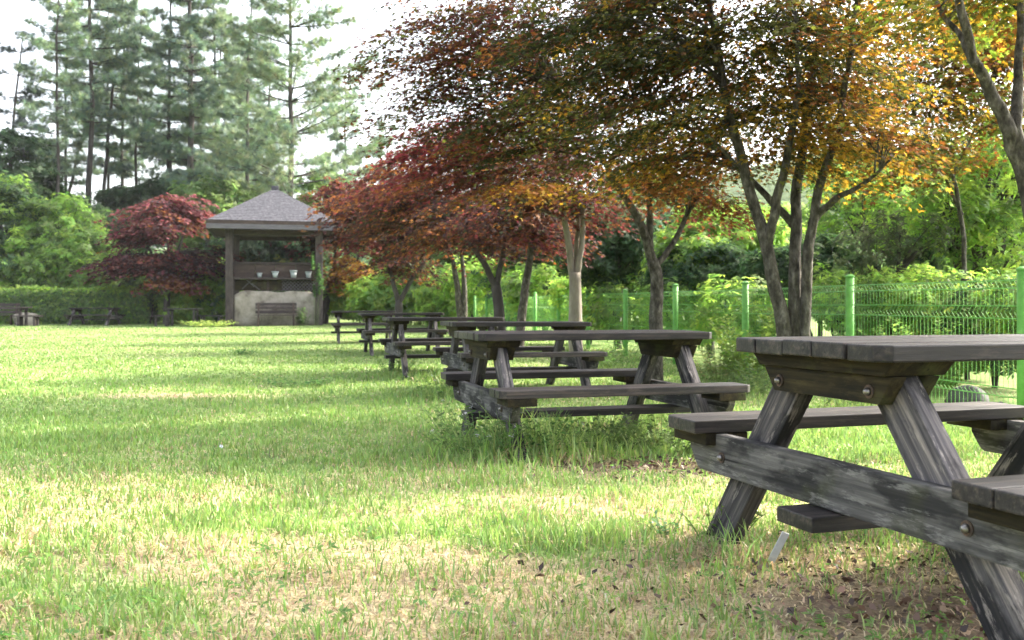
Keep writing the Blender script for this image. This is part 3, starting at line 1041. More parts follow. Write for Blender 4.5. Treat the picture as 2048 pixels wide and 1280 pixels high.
# ------------------------------------------------------------------ green mesh fence
def fence():
    p0 = Vector((3.95, 7.15, 0)); dv = Vector((-.2, .98, 0)).normalized()
    root = empty("mesh_fence", (p0.x, p0.y, 0))
    tag(root, "bright green welded wire fence running along the lawn behind the row of tables", "fence")
    sp = 2.4
    HF = 1.12
    tops = []
    for k in range(-1, 12):
        q = dv * (k * sp)
        z = gz(p0.x + q.x, p0.y + q.y)
        hp = HF + .07 + random.uniform(-.02, .03)
        m = MB()
        m.tube([(q.x, q.y, z - .1), (q.x, q.y, z + hp)], .043, 12)
        po = m.build("post", M_GREEN, root, True)
        m = MB()
        m.tube([(q.x, q.y, z + hp), (q.x, q.y, z + hp + .012), (q.x, q.y, z + hp + .03)], [.049, .049, .02], 12)
        m.build("post_cap", M_GREEN, po)
        tops.append((q, z))
    side = Vector((-dv.y, dv.x, 0))
    for (qa, za), (qb, zb) in zip(tops[:-1], tops[1:]):
        m = MB()
        def pt(t, h, off=0.0):
            q = qa.lerp(qb, t) + side * off
            return (q.x, q.y, za + (zb - za) * t + h)
        nv = 46
        far = (p0 + qa).y > 16
        for i in range(1, nv):
            if far and i % 2: continue
            t = i / nv
            m.tube([pt(t, .06), pt(t, .20), pt(t, .235, .03), pt(t, .27), pt(t, HF - .30), pt(t, HF - .25, .035), pt(t, HF - .2), pt(t, HF - .06), pt(t, HF, .04), pt(t, HF - .02, .07)], .0022 if not far else .0034, 4, cap=False)
        for h, off in ((.20, 0), (.27, 0), (HF - .30, 0), (HF - .2, 0), (HF - .06, 0), (HF, .04), (.55, 0)):
            m.tube([pt(.012, h, off), pt(.988, h, off)], .0045, 4)
        m.build("mesh_panel", M_GREEN, root)
fence()

# ------------------------------------------------------------------ maples along the row
def stem(d, pts, r0, r1, dd=None):
    p = pxs(d, pts, dd)
    n = len(p)
    return p, [r0 + (r1 - r0) * i / (n - 1) for i in range(n)]

def gpy(d, px): return HY + (H - gz(at(px, d), d)) * F / d + 10

def blob(px, py, d, rx, ry, rz, n, pal, wt):
    return (tuple(P(px, py, d)), (rx, ry, rz), n, pal, wt)

PA = [DKOL, OLIVE, GOLD, ORANGE, BRN]
d = 7.5
maple("large multi-stemmed maple with olive and orange leaves behind the closest table",
      [stem(d, [(1572, gpy(d, 1572)), (1566, 650), (1532, 480), (1490, 350), (1448, 200), (1425, 40), (1400, -120)], .068, .016),
       stem(d, [(1590, gpy(d, 1590)), (1588, 560), (1592, 400), (1612, 220), (1650, 40), (1670, -120)], .062, .016, [0, .05, .1, .2, .3, .4]),
       stem(d, [(1604, gpy(d, 1604)), (1612, 520), (1640, 380), (1682, 240), (1705, 60), (1720, -60)], .05, .012, [.05, -.05, -.1, -.2, -.3, -.4]),
       stem(d, [(1535, 490), (1552, 400), (1580, 280), (1600, 180), (1590, 20)], .045, .012, [0, -.1, -.2, -.4, -.5]),
       stem(d, [(1622, 450), (1668, 400), (1722, 372), (1782, 318)], .035, .008, [0, -.2, -.4, -.6]),
       stem(d, [(1586, 450), (1530, 390), (1470, 330), (1400, 270), (1310, 215)], .035, .008, [.1, .2, .4, .7, .9])],
      [blob(1480, 60, d + .25, 1.3, 1.05, .75, 150, PA, [9, 5, .1, .2, 1.5]),
       blob(1240, 90, d + .1, 1.0, .85, .7, 112, PA, [9, 4, .1, .5, 2.5]),
       blob(1480, 230, d + .1, 1.25, 1.0, .26, 50, PA, [7, 5, 2, 1, .6]),
       blob(1700, 110, d, .8, 1.2, .75, 66, PA, [5, 6, 2.5, .4, 0]),
       blob(1690, 270, d - .2, .6, .8, .28, 40, PA, [2, 4, 4, 2, 0]),
       blob(1330, 330, d + .6, .55, .6, .22, 26, PA, [4, 3, 1, 3, 2]),
       blob(1480, -230, d + .8, 2.0, 1.4, .7, 130, PA, [7, 5, .4, .3, 1.5])], leaf=.050, per=82, spray_r=.32)

PB = [BRN, RED, ORANGE, OLIVE, DKOL]
d = 10.6
maple("maple with one straight trunk forking low, reddish leaves, behind the second table",
      [stem(d, [(1313, gpy(d, 1313)), (1312, 640), (1312, 560), (1306, 520)], .085, .07),
       stem(d, [(1306, 525), (1282, 450), (1245, 385), (1190, 290), (1120, 180)], .06, .015, [0, -.1, -.2, -.4, -.6]),
       stem(d, [(1312, 530), (1345, 490), (1380, 420), (1430, 345), (1470, 280)], .04, .01, [0, .1, .2, .3, .5]),
       stem(d, [(1300, 500), (1300, 400), (1280, 250), (1240, 80)], .045, .012)],
      [blob(1060, 90, d - .5, 1.5, 1.5, .85, 200, PB, [6, 3.5, 1.6, 3, 3]),
       blob(880, 130, d - .9, .8, .9, .65, 60, PB, [4, 4, 3, 2, .6]),
       blob(1100, 250, d - .6, 1.3, 1.0, .4, 100, PB, [4, 1.5, .6, 4, 5]),
       blob(1340, 300, d, .9, 1.0, .45, 64, PB, [3, 1.6, 1.6, 4, 4]),
       blob(1400, 390, d + .4, .45, .5, .2, 16, PB, [2, 3, 5, 1, 0]),
       blob(1100, -150, d, 1.9, 2, .8, 130, PB, [4, 4, 3, 3, 1])], leaf=.056, per=78, spray_r=.38)

PC = [CRIM, RED, PURP, BRN, ORANGE, DKOL]  # PURP and BRN in low blobs put the crowns' underside shade into leaf colour
d = 13.4
maple("crimson maple with pale upright stems and bare cut ends behind the third table",
      [stem(d, [(1152, gpy(d, 1152)), (1150, 640), (1150, 545)], .115, .085),
       stem(d, [(1146, 560), (1136, 480), (1126, 420), (1108, 360), (1070, 290)], .06, .02, [0, 0, -.1, -.2, -.4]),
       stem(d, [(1152, 560), (1163, 490), (1168, 408)], .055, .03),
       stem(d, [(1150, 570), (1152, 510), (1158, 430), (1172, 415)], .045, .022, [0, .1, .15, .2]),
       stem(d, [(1130, 440), (1040, 400), (960, 330)], .03, .01, [0, -.3, -.6])],
      [blob(885, 285, d - .7, .45, .6, .32, 26, [(.27, .04, .05), (.22, .05, .04), ORANGE], [5, 2, 1]),
       blob(1020, 365, d - 1.2, .5, .5, .14, 10, [GOLD, ORANGE], [2, 3]),
       blob(930, 300, d - .4, 1.0, 1.1, .5, 84, PC, [7, 3, 1.5, 1.5, 3, 0]),
       blob(1060, 330, d, 1.3, 1.2, .5, 92, PC, [.8, 1, 6, 4, .6, 2]),
       blob(1150, 400, d + .2, .8, .9, .35, 26, PC, [.4, 1.5, 2, 5, 2, 2])], leaf=.072, per=66, spray_r=.42, bark=M_BARK_P)

d = 16.5
maple("dusky purple maple with a bent grey trunk in the middle of the row",
      [stem(d, [(1036, gpy(d, 1036)), (1044, 620), (1056, 540), (1064, 480), (1040, 420), (1000, 370)], .095, .02)],
      [blob(1010, 420, d, 1.3, 1.2, .5, 72, PC, [.4, 1, 6, 5, .8, 2]),
       blob(1110, 460, d, .6, .8, .3, 26, PC, [1, 3, 1, 3, 4, 1])], leaf=.082, per=56, spray_r=.45)
d = 19
maple("maple with a dark trunk forking into two leaning limbs, fifth along the row",
      [stem(d, [(1003, gpy(d, 1003)), (1000, 640), (992, 570)], .14, .10),
       stem(d, [(992, 575), (968, 525), (932, 480), (890, 430)], .08, .02, [0, -.1, -.3, -.5]),
       stem(d, [(992, 580), (1006, 510), (1012, 460), (1010, 400)], .07, .02)],
      [blob(900, 420, d, 1.5, 1.4, .6, 100, PC, [.5, 1.2, 6, 4, .6, 2]),
       blob(840, 350, d, 1.2, 1.2, .6, 80, PC, [4, 4, 2, 2, 4, 0]),
       blob(1000, 480, d + .3, .8, .9, .3, 30, PC, [0, 2, 1, 4, 4, 1])], leaf=.09, per=54, spray_r=.5, bark=M_BARK_D)
d = 23
maple("maple with thin paired stems behind the fourth table, purple leaves with orange fringe",
      [stem(d, [(924, gpy(d, 924)), (918, 590), (905, 520), (880, 450)], .11, .03),
       stem(d, [(926, gpy(d, 926)), (930, 580), (922, 500), (930, 430)], .09, .02)],
      [blob(850, 440, d, 1.6, 1.5, .75, 110, PC, [.6, 1.4, 5, 4, .8, 2]),
       blob(790, 380, d, 1.1, 1.1, .6, 60, PC, [3, 4, 2, 2, 5, 0])], leaf=.12, per=40, spray_r=.52)
d = 30
maple("small maple with a Y shaped trunk beyond the fifth table, dark red crown",
      [stem(d, [(797, gpy(d, 797)), (797, 600)], .16, .11),
       stem(d, [(796, 605), (784, 560), (775, 520), (760, 460)], .09, .03),
       stem(d, [(798, 605), (822, 560), (850, 520), (880, 480)], .09, .03)],
      [blob(770, 440, d, 2.1, 1.8, 1.0, 110, PC, [1, 1.6, 5, 4, 1, 1.5]),
       blob(800, 520, d, 1.2, 1.2, .5, 40, PC, [0, 1, 3, 3, 2, 3]),
       blob(720, 400, d, 1.2, 1.2, .8, 40, PC, [4, 4, 1, 1, 4, 0])], leaf=.14, per=40, spray_r=.6, bark=M_BARK_D)
d = 43
maple("crooked maple beside the right post of the pavilion, purple crown with a low orange bough",
      [stem(d, [(648, gpy(d, 648)), (652, 600), (656, 575), (680, 540), (700, 500)], .2, .05),
       stem(d, [(654, 590), (668, 530), (672, 470)], .12, .04)],
      [blob(690, 450, d, 2.2, 2, 1.1, 100, PC, [2, 3, 5, 2, .6, 1]),
       blob(690, 390, d, 1.4, 1.6, .9, 50, PC, [4, 4, 2, 1, 3, 0]),
       blob(692, 538, d - 1, 1.0, 1.0, .75, 34, [ORANGE, GOLD, RED], [6, 2, 1])], leaf=.19, per=40, spray_r=.75, bark=M_BARK_D)

PG = [GOLD, ORANGE, OLIVE, GRN, BRN]
d = 6.0
maple("leaning grey maple at the right edge with forked limbs and golden leaves",
      [stem(d, [(2120, gpy(d, 2120)), (2095, 560), (2068, 400), (2024, 275)], .085, .052),
       stem(d, [(2048, 330), (2018, 262), (1985, 190), (1945, 100), (1912, -20), (1890, -160)], .056, .016, [0, 0, 0, -.1, -.2, -.3]),
       stem(d, [(2050, 330), (2030, 258), (2038, 160), (2036, 60), (2050, -100)], .05, .015, [0, 0, .1, .2, .3]),
       stem(d, [(1950, 130), (1915, 70), (1870, 0), (1840, -60)], .024, .008, [-.1, .1, .2, .3])],
      [blob(1890, -20, d + .3, .45, .6, .25, 22, PG, [6, 3, 3, 2, 0]),
       blob(2075, 20, d + .4, .4, .5, .3, 16, PG, [6, 4, 3, 2, 0])], leaf=.055, per=60, spray_r=.28)
maple("maple standing just outside the right edge, shading the grass before the closest table",
      [([Vector((4.35, 4.15, 0)), Vector((4.4, 4.2, 1.2)), Vector((4.5, 4.3, 2.2)), Vector((4.7, 4.6, 3.4))], [.12, .1, .07, .03]),
       ([Vector((4.38, 4.2, 1.1)), Vector((4.0, 3.7, 2.1)), Vector((3.7, 3.4, 3.1))], [.07, .05, .02])],
      [((3.3, 4.45, 3.5), (1.6, .7, .35), 70, PG, [3, 2, 4, 3, 2]),
       ((4.35, 3.5, 3.3), (1.75, 1.6, .8), 110, PG, [3, 2, 4, 3, 2]),
       ((5.6, 3.0, 3.0), (1.5, 1.6, .7), 70, PG, [3, 2, 4, 3, 2])], leaf=.075, per=42, spray_r=.36)
d = 11.5
maple("golden orange maple glowing beyond the green fence, between the two nearest trunks",
      [stem(d, [(1935, gpy(d, 1935)), (1930, 560), (1925, 450), (1900, 330)], .035, .025),
       stem(d, [(1925, 430), (1880, 330), (1840, 250), (1800, 160)], .02, .008),
       stem(d, [(1905, 350), (1950, 260), (1990, 150)], .02, .008)],
      [blob(1860, 200, d, 1.5, 1.3, .75, 150, PG, [6, 5, 2, 1, .5]),
       blob(2040, 60, d + .4, 1.1, 1.1, .8, 70, PG, [6, 5, 2, 2, 0]),
       blob(1790, 310, d - .3, .9, .9, .35, 36, PG, [6, 3, 3, 2, 0]),
       blob(1900, 40, d, 1.7, 1.5, .8, 130, PG, [5, 4, 3, 2, 0])], leaf=.065, per=60, spray_r=.42)
d = 42
PL = [(.15, .035, .045), RED, PURP, (.20, .07, .075), ORANGE]  # pink top, PURP skirt: leaf colours partly carry the crown's sun and shade
maple("round red maple standing alone on the far side of the lawn, left of the pavilion",
      [stem(d, [(332, gpy(d, 332)), (334, 600), (336, 555)], .16, .13),
       stem(d, [(335, 570), (300, 500), (270, 450)], .09, .03),
       stem(d, [(336, 565), (360, 490), (380, 430)], .09, .03),
       stem(d, [(334, 600), (318, 575), (312, 540)], .06, .03)],
      [blob(320, 430, d, 1.9, 2.0, .95, 84, PL, [4, 4, 1, 5, 1.5]),
       blob(385, 415, d + .3, 1.1, 1.2, .6, 30, PL, [4, 3, .5, 5, 1.5]),
       blob(262, 470, d - .2, 1.0, 1.0, .5, 26, PL, [3, 3, 2, 4, 1]),
       blob(270, 522, d - .3, 1.9, 1.6, .5, 74, PL, [1, 1, 7, .6, 0]),
       blob(430, 515, d + .4, 1.1, 1.2, .6, 40, PL, [.4, 1, 7, 0, 0]),
       blob(370, 525, d + .2, 1.6, 1.6, .6, 66, PL, [1, 1, 7, 0, .4]),
       blob(340, 556, d - .8, 1.0, .7, .25, 22, PL, [0, 1, 0, 2, 6])], leaf=.19, per=40, spray_r=.7, bark=M_BARK_D, group="maples across the lawn")

# ------------------------------------------------------------------ conifers behind the lawn
PN = [(.17, .25, .16), (.22, .31, .16), (.14, .21, .17), (.28, .33, .16)]
conifer("straight larch right behind the pavilion roof with long rising branches", 578, 50, 640, -200, 0.0, .20, .24, 4.4, 20, 5, .38, PN, [2, 4, 1, 3], .40, 1.2, .35)
conifer("slender pine just left of the pavilion roof", 506, 54, 640, -40, -.003, .17, .30, 3.0, 20, 4, .2, PN, [3, 3, 3, 1], .40, 1.2)
conifer("thick dark pine trunk between the red maple and the pavilion, high in the row", 376, 56, 640, -240, 0.0, .27, .28, 3.2, 22, 4, .1, PN, [3, 2, 4, .5], .42, 1.2)
conifer("pine with needles low on its trunk, second left of the slender pine", 440, 60, 640, 20, .006, .16, .32, 3.2, 20, 4, .15, PN, [3, 3, 3, 1], .42, 1.2)
conifer("thin bare-stemmed pine above the left half of the red maple", 283, 60, 640, 20, .0, .15, .52, 2.6, 13, 4, .1, PN, [3, 2, 4, .5], .42, 1.1)
conifer("leaning pine above the red maple, tilted to the right", 196, 58, 640, -60, .085, .17, .55, 2.6, 13, 4, .1, PN, [4, 2, 3, .5], .42, 1.1)
conifer("pine with paired dark stem, tallest left of the leaning one", 168, 55, 640, -260, .004, .22, .50, 3.2, 17, 4, .15, PN, [3, 3, 3, 1], .42, 1.05)
conifer("narrow pine with a thin pale stem at the left, leafy from the middle up", 122, 52, 640, -180, -.004, .13, .42, 2.6, 20, 4, .2, PN, [3, 4, 2, 1], .36, 1.0)
conifer("far pine leaning strongly right at the left side of the wood", 92, 62, 640, 180, .22, .2, .6, 2.4, 8, 4, .1, PN, [3, 1, 4, 0], .4, .8)
conifer("open, wind-bent pine at the left edge with flat dark sprays", 18, 54, 640, 60, .05, .16, .42, 2.6, 13, 3, .15, [(.07, .10, .085), (.09, .12, .10)], [1, 1], .40, .9)
conifer("pine with a straight stem seen above the crown of the red maple", 232, 64, 640, -20, -.02, .15, .5, 3.0, 14, 4, .05, PN, [3, 2, 4, .5], .44, 1.1)
conifer("slim pine in the second rank, above the gap left of the thick trunk", 330, 68, 640, 60, .01, .14, .36, 2.8, 16, 4, .1, PN, [3, 2, 4, .5], .44, 1.2)
conifer("feathery pine in the haze, right of the larch behind the pavilion", 690, 66, 640, 150, 0.0, .16, .2, 3.4, 18, 4, .15, PN, [3, 4, 3, 1], .44, 1.1)
conifer("short pine behind the crooked maple, top hidden by red leaves", 770, 70, 640, 250, 0.0, .16, .2, 3.6, 15, 4, .15, PN, [3, 4, 3, 1], .46, 1.1)
conifer("bushy pine behind the slender one, low dense boughs", 470, 70, 640, 160, 0.0, .16, .15, 3.2, 18, 4, .1, PN, [3, 3, 3, 1], .46, 1.2)
conifer("bushy pine low behind the pavilion's left roof corner", 408, 66, 640, 230, 0.0, .16, .1, 2.8, 16, 4, .1, PN, [3, 3, 3, 1], .46, 1.2)

conifer("tall pine with a soft crown left of the thick dark trunk", 345, 57, 640, -120, .004, .17, .34, 3.2, 20, 4, .12, PN, [3, 4, 3, 1], .44, 1.2)
conifer("tall pine filling the gap between the leaning pine and the thin bare-stemmed one", 255, 61, 640, -100, .004, .16, .46, 3.2, 17, 4, .12, PN, [3, 3, 4, 1], .44, 1.2)
conifer("tall light pine between the thick dark trunk and the slender pine", 425, 58, 640, -90, -.004, .15, .30, 3.3, 20, 4, .18, PN, [2, 4, 2, 2], .44, 1.2)
conifer("tall leafy pine between the narrow pale stem and the paired stem", 140, 60, 640, -90, .0, .14, .45, 3.0, 16, 4, .15, PN, [3, 4, 2, 2], .44, 1.1)
conifer("feathery pine behind the larch, half hidden by its left boughs", 545, 62, 640, 40, .0, .15, .24, 3.2, 20, 4, .15, PN, [3, 4, 3, 1], .44, 1.1)

# ------------------------------------------------------------------ broadleaf trees and shrubs
G_D = [(.035, .075, .03), (.05, .095, .035), (.07, .12, .045)]       # dark green
G_M = [(.09, .16, .045), (.125, .20, .055), (.16, .235, .07)]           # mid green
G_L = [(.185, .31, .05), (.25, .355, .06), (.14, .255, .045)]            # light yellow green
def B(px, py, d, rx, ry, rz): return (tuple(P(px, py, d)), (rx, ry, rz))
def gb(px, d): return (at(px, d), d, gz(at(px, d), d))
TL = "trees at the edge of the wood"
broadleaf("dark tree at the left edge below the wind-bent pine", gb(20, 52), [B(20, 320, 52, 1.9, 1.9, 1.6), B(55, 370, 52, 1.6, 1.6, 1.2)], G_D, [3, 2, 1], .26, 1, group=TL, clump_r=.6)
broadleaf("light green tree filling the left edge above the hedge", gb(15, 46), [B(10, 460, 46, 1.9, 1.8, 2.4), B(40, 520, 45, 1.5, 1.4, 1.4), B(10, 400, 46, 1.3, 1.3, 1.0)], G_D + G_L, [2, 3, 1, 2, 1, 1], .22, 1, group=TL, clump_r=.5)
broadleaf("bright leafy tree between the left edge and the red maple", gb(120, 46), [B(120, 470, 46, 1.9, 1.8, 1.9), B(90, 530, 45, 1.8, 1.6, 1.2), B(165, 520, 45, 1.6, 1.6, 1.3)], G_M + G_L, [1, 2, 2, 2, 1, 2], .22, 1, group=TL, clump_r=.5)
broadleaf("dark green tree under the leaning pine, left of the red maple", gb(160, 53), [B(140, 440, 53, 1.9, 1.8, 1.4), B(225, 480, 52, 1.7, 1.7, 1.4), B(90, 410, 53, 1.3, 1.3, 1.2)], G_D + G_M[:1], [3, 3, 2, 1], .26, 1, group=TL, clump_r=.6)
broadleaf("low dark conifer-like tree against the sky above the red maple", gb(270, 58), [B(255, 400, 58, 1.6, 1.6, .6), B(330, 385, 58, 1.5, 1.5, .6), B(290, 450, 58, 2.0, 2, 1.3)], G_D, [3, 3, 1], .28, 1, group=TL, clump_r=.6)
broadleaf("soft green tree behind the red maple and the pavilion's left post", gb(410, 52), [B(420, 400, 53, 2.0, 1.8, 1.2), B(430, 480, 52, 2.2, 2, 1.8), B(480, 420, 54, 1.8, 1.8, 1.2)], G_M, [2, 3, 2], .26, 1, group=TL, clump_r=.6)
broadleaf("dark tree seen through the open back of the pavilion", gb(545, 47), [B(500, 490, 47, 1.8, 1.6, 1.2), B(570, 480, 47.5, 1.9, 1.6, 1.2), B(620, 500, 47, 1.2, 1.2, 1.1), B(540, 540, 47, 2.0, 1.2, 1.0)], G_D + [BRN, (.12, .15, .03)], [4, 4, 2, .6, 1], .24, 1.1, group=TL, clump_r=.5)
broadleaf("green tree behind the pavilion's right roof corner", gb(690, 56), [B(650, 400, 56, 1.7, 1.7, 1.6), B(730, 440, 57, 2.2, 1.8, 2.0), B(800, 480, 56, 2.2, 2, 1.8)], G_M + G_L[:1], [2, 3, 2, 1], .28, 1, group=TL, clump_r=.65)
SB = "shrubs along the edge of the lawn"
for (px, py, d_, rx, rz, pal, wt, lab) in (
        (215, 560, 45, 2.0, 1.6, G_M + G_L, [2, 2, 2, 2, 2, 1], "mixed green shrub behind the hedge, left of the red maple's trunk"),
        (300, 590, 44.5, 1.7, 1.0, G_D + G_M, [1, 1, 2, 2, 2, 1], "dark shrub directly behind the trunk of the red maple"),
        (390, 590, 43, 1.5, 1.35, G_L, [3, 3, 2], "sunlit yellow green shrub between the red maple and the pavilion"),
        (440, 590, 43.2, 1.2, 1.5, G_L + G_D[:1], [3, 2, 2, 2], "tall yellow green shrub touching the pavilion's left post"),
        (720, 585, 44, 1.7, 1.1, G_L, [3, 3, 2], "bright shrub right of the pavilion, below the orange bough"),
        (770, 590, 40, 1.4, .9, G_L, [2, 4, 2], "lime green shrub behind the farthest picnic table"),
        (840, 580, 40, 1.9, 1.25, G_M + G_L, [1, 2, 2, 2, 2, 2], "pale green shrub behind the small Y shaped maple"),
        (905, 590, 37, 1.3, 1.0, G_L, [3, 3, 2], "yellow green shrub near the far end of the fence"),
        (60, 570, 45.5, 2.4, 1.2, G_M + G_L, [1, 2, 2, 2, 2, 2], "bright shrub standing over the left part of the hedge")):
    broadleaf(lab, gb(px, d_), [B(px, py, d_, rx, rx * .8, rz), B(px - 18, py + 18, d_ - .4, rx * .7, rx * .6, rz * .7)], pal, wt, .17, 1.05, "shrub", "shrub", SB, clump_r=.38)

def hedge():
    d0 = 42.5
    x0, x1 = at(-60, d0), at(305, d0)
    cx = (x0 + x1) / 2
    root = empty("clipped_hedge", (cx, d0, gz(cx, d0)))
    tag(root, "long clipped green hedge with a sunlit top along the far side of the lawn", "hedge")
    zt = zat(583, d0) - gz(cx, d0)
    n = 26000
    fx = rng.random(n) * (x1 - x0) + x0 - cx
    face = rng.random(n)
    y = np.where(face < .55, -.55 + rng.normal(size=n) * .07, rng.random(n) * 1.1 - .55)
    z = np.where(face < .55, rng.random(n) * zt, zt + rng.normal(size=n) * .07)
    bump = (fbm(fx, z, 1.1, 3, 3) - .5) * .4
    y = y - np.where(face < .55, bump, 0); z = np.maximum(z + np.where(face < .55, 0, bump * .7), .05)
    nn = np.where((face < .55)[:, None], np.array([0, -1, .5]), np.array([0, -.2, 1])) + rng.normal(size=(n, 3)) * .5
    pal = np.array(G_D + G_M)
    tip = np.clip((z - zt + .12) / .2, 0, 1)                       # yellower leaf colour on top stands for the sunlight there
    c = pick_cols(n, G_D + G_M + G_L, [.5, 1, 2, 4, 4, 3, 2, 1, 2], .15)
    sun_top = rng.random(n) < tip * .7
    c[sun_top] = pick_cols(int(sun_top.sum()), G_L, [2, 3, 1], .12)
    me = leaves_mesh("foliage", np.stack([fx, y, z], 1), nn, .12 * (.6 + .8 * rng.random(n)), c, 'spray')
    link("foliage", me, M_GLEAF, root)
    m = MB()
    for i in range(40):
        xx = x0 - cx + (x1 - x0) * (i + .5) / 40
        for k in range(3):
            m.tube([(xx, 0, 0), (xx + random.uniform(-.15, .15), random.uniform(-.4, .4), zt * .9)], [.03, .012], 5)
    m.build("stem", M_BARK_D, root)
hedge()

TRG = "trees beyond the fence"
broadleaf("dense dark green tree beyond the fence between the straight trunk and the pale stems", gb(1235, 19), [B(1240, 500, 19, 1.0, 1.0, .8), B(1190, 470, 19.5, .9, .9, .9), B(1290, 450, 20, 1.0, .9, .7)], G_D, [3, 3, 2], .13, 1, group=TRG, clump_r=.3)
broadleaf("rounded bright shrub lit yellow green beyond the fence right of the straight trunk", gb(1420, 17), [B(1430, 480, 17, .85, .8, .6), B(1380, 520, 16.5, .7, .7, .5), B(1480, 470, 18, .8, .8, .55)], G_L + G_M[1:2], [3, 3, 2, 1], .11, 1.1, group=TRG, clump_r=.24)
broadleaf("dark green bush low behind the fence, left of the multi-stemmed maple", gb(1420, 16), [B(1440, 545, 16, .85, .7, .42), B(1370, 555, 16.2, .6, .5, .38)], G_D + G_M[:1], [3, 3, 2, 1], .085, 1.1, "shrub", "shrub", "shrubs beyond the fence", clump_r=.2)
broadleaf("dark bush seen between the stems of the multi-stemmed maple", gb(1640, 14), [B(1640, 535, 14, .75, .6, .42), B(1560, 545, 14, .5, .5, .35)], G_D + G_M[:1], [3, 2, 3, 1], .085, 1.1, "shrub", "shrub", "shrubs beyond the fence", clump_r=.2)
broadleaf("tall light green tree beyond the fence right of the multi-stemmed maple", gb(1740, 15), [B(1720, 420, 15, .85, .8, .6), B(1790, 380, 15.5, .8, .8, .6), B(1700, 350, 16, .7, .7, .45)], G_L + G_M, [3, 2, 2, 1, 1, 1], .10, 1.1, group=TRG, clump_r=.27, fill=.42)
broadleaf("bright green tree at the right edge beyond the golden maple", gb(1960, 13), [B(1950, 390, 13, .9, .9, .7), B(2035, 320, 13.2, .75, .8, .75), B(1885, 420, 12.8, .6, .7, .45), B(2010, 490, 12.6, .7, .7, .5), B(1985, 290, 13.6, .6, .6, .4)], G_L + G_M, [3, 4, 3, 1, 2, 2], .09, 1.1, group=TRG, clump_r=.27, fill=.42)
broadleaf("shaded dark shrub beyond the fence at the right, below the golden leaves", gb(1790, 12.3), [B(1800, 470, 12.3, .6, .5, .3), B(1740, 500, 12.5, .5, .5, .3)], [(.06, .075, .04), (.09, .11, .05), (.08, .12, .04)], [1, 1, 1], .07, .7, "shrub", "shrub", "shrubs beyond the fence", clump_r=.22, fill=.4)
for (px, py, d_, rx, rz, pal, wt, lab) in (
        (1900, 605, 10.6, .6, .30, G_M + G_L, [1, 2, 2, 2, 2, 2], "leafy shrub pressing against the wires of the fence at the right"),
        (1795, 590, 11.4, .5, .30, G_L, [3, 3, 2], "yellow green shrub behind the fence post right of the multi-stemmed maple"),
        (1680, 600, 11.5, .5, .36, G_M + G_L[:1], [1, 2, 2, 2], "small shrub behind the fence at the foot of the multi-stemmed maple"),
        (2045, 610, 9.4, .5, .32, G_M + G_L, [2, 2, 2, 1, 1, 1], "green shrub behind the fence at the right edge"),
        (1765, 640, 12.2, .6, .42, G_M + G_L, [1, 2, 2, 2, 2, 2], "low bright shrub filling the foot of the fence right of the multi-stemmed maple"),
        (1905, 650, 11.6, .7, .45, G_M + G_L, [2, 2, 2, 1, 2, 1], "dense low shrub behind the fence in front of the golden maple's trunk"),
        (1840, 600, 13.6, .7, .42, G_L + G_M, [2, 3, 2, 1, 1, 1], "lime coloured shrub a little deeper behind the fence at the right"),
        (1990, 660, 10.2, .6, .42, G_M + G_D, [2, 2, 2, 1, 1, 1], "darker low shrub behind the fence near the last post at the right"),
        (1480, 620, 13, .6, .42, G_L + G_M, [2, 2, 2, 1, 1, 1], "pale shrub behind the fence, left of the multi-stemmed maple's stems"),
        (1360, 620, 15.8, .65, .45, G_L + G_M[1:], [3, 2, 2, 1, 1], "light shrub behind the fence right of the straight trunk"),
        (1250, 610, 18.2, .7, .5, G_M + G_L, [1, 2, 2, 2, 2, 2], "light shrub behind the fence left of the straight trunk"),
        (1180, 600, 21.2, .8, .55, G_L, [3, 3, 2], "yellow green shrub behind the pale twin stems"),
        (1090, 590, 25.5, 1.0, .7, G_L + G_M[1:], [3, 2, 2, 1, 1], "bright shrub behind the bent grey trunk"),
        (1010, 580, 31, 1.1, .85, G_L + G_D[:1], [3, 3, 2, 1], "lime shrub behind the forked dark trunk"),
        (950, 575, 35, 1.2, 1.0, G_L + G_M[1:], [3, 2, 2, 1, 1], "shrub with light leaves behind the thin paired stems")):
    broadleaf(lab, gb(px, d_), [B(px, py, d_, rx, rx * .8, rz), B(px + 25, py + 30, d_ - .2, rx * .7, rx * .6, rz * .7), B(px - 40, py - 22, d_ + .3, rx * .45, rx * .45, rz * .7)], pal, wt, .0075 * d_ ** .95, .85, "shrub", "shrub", "shrubs beyond the fence", clump_r=.017 * d_ + .03, fill=.7)
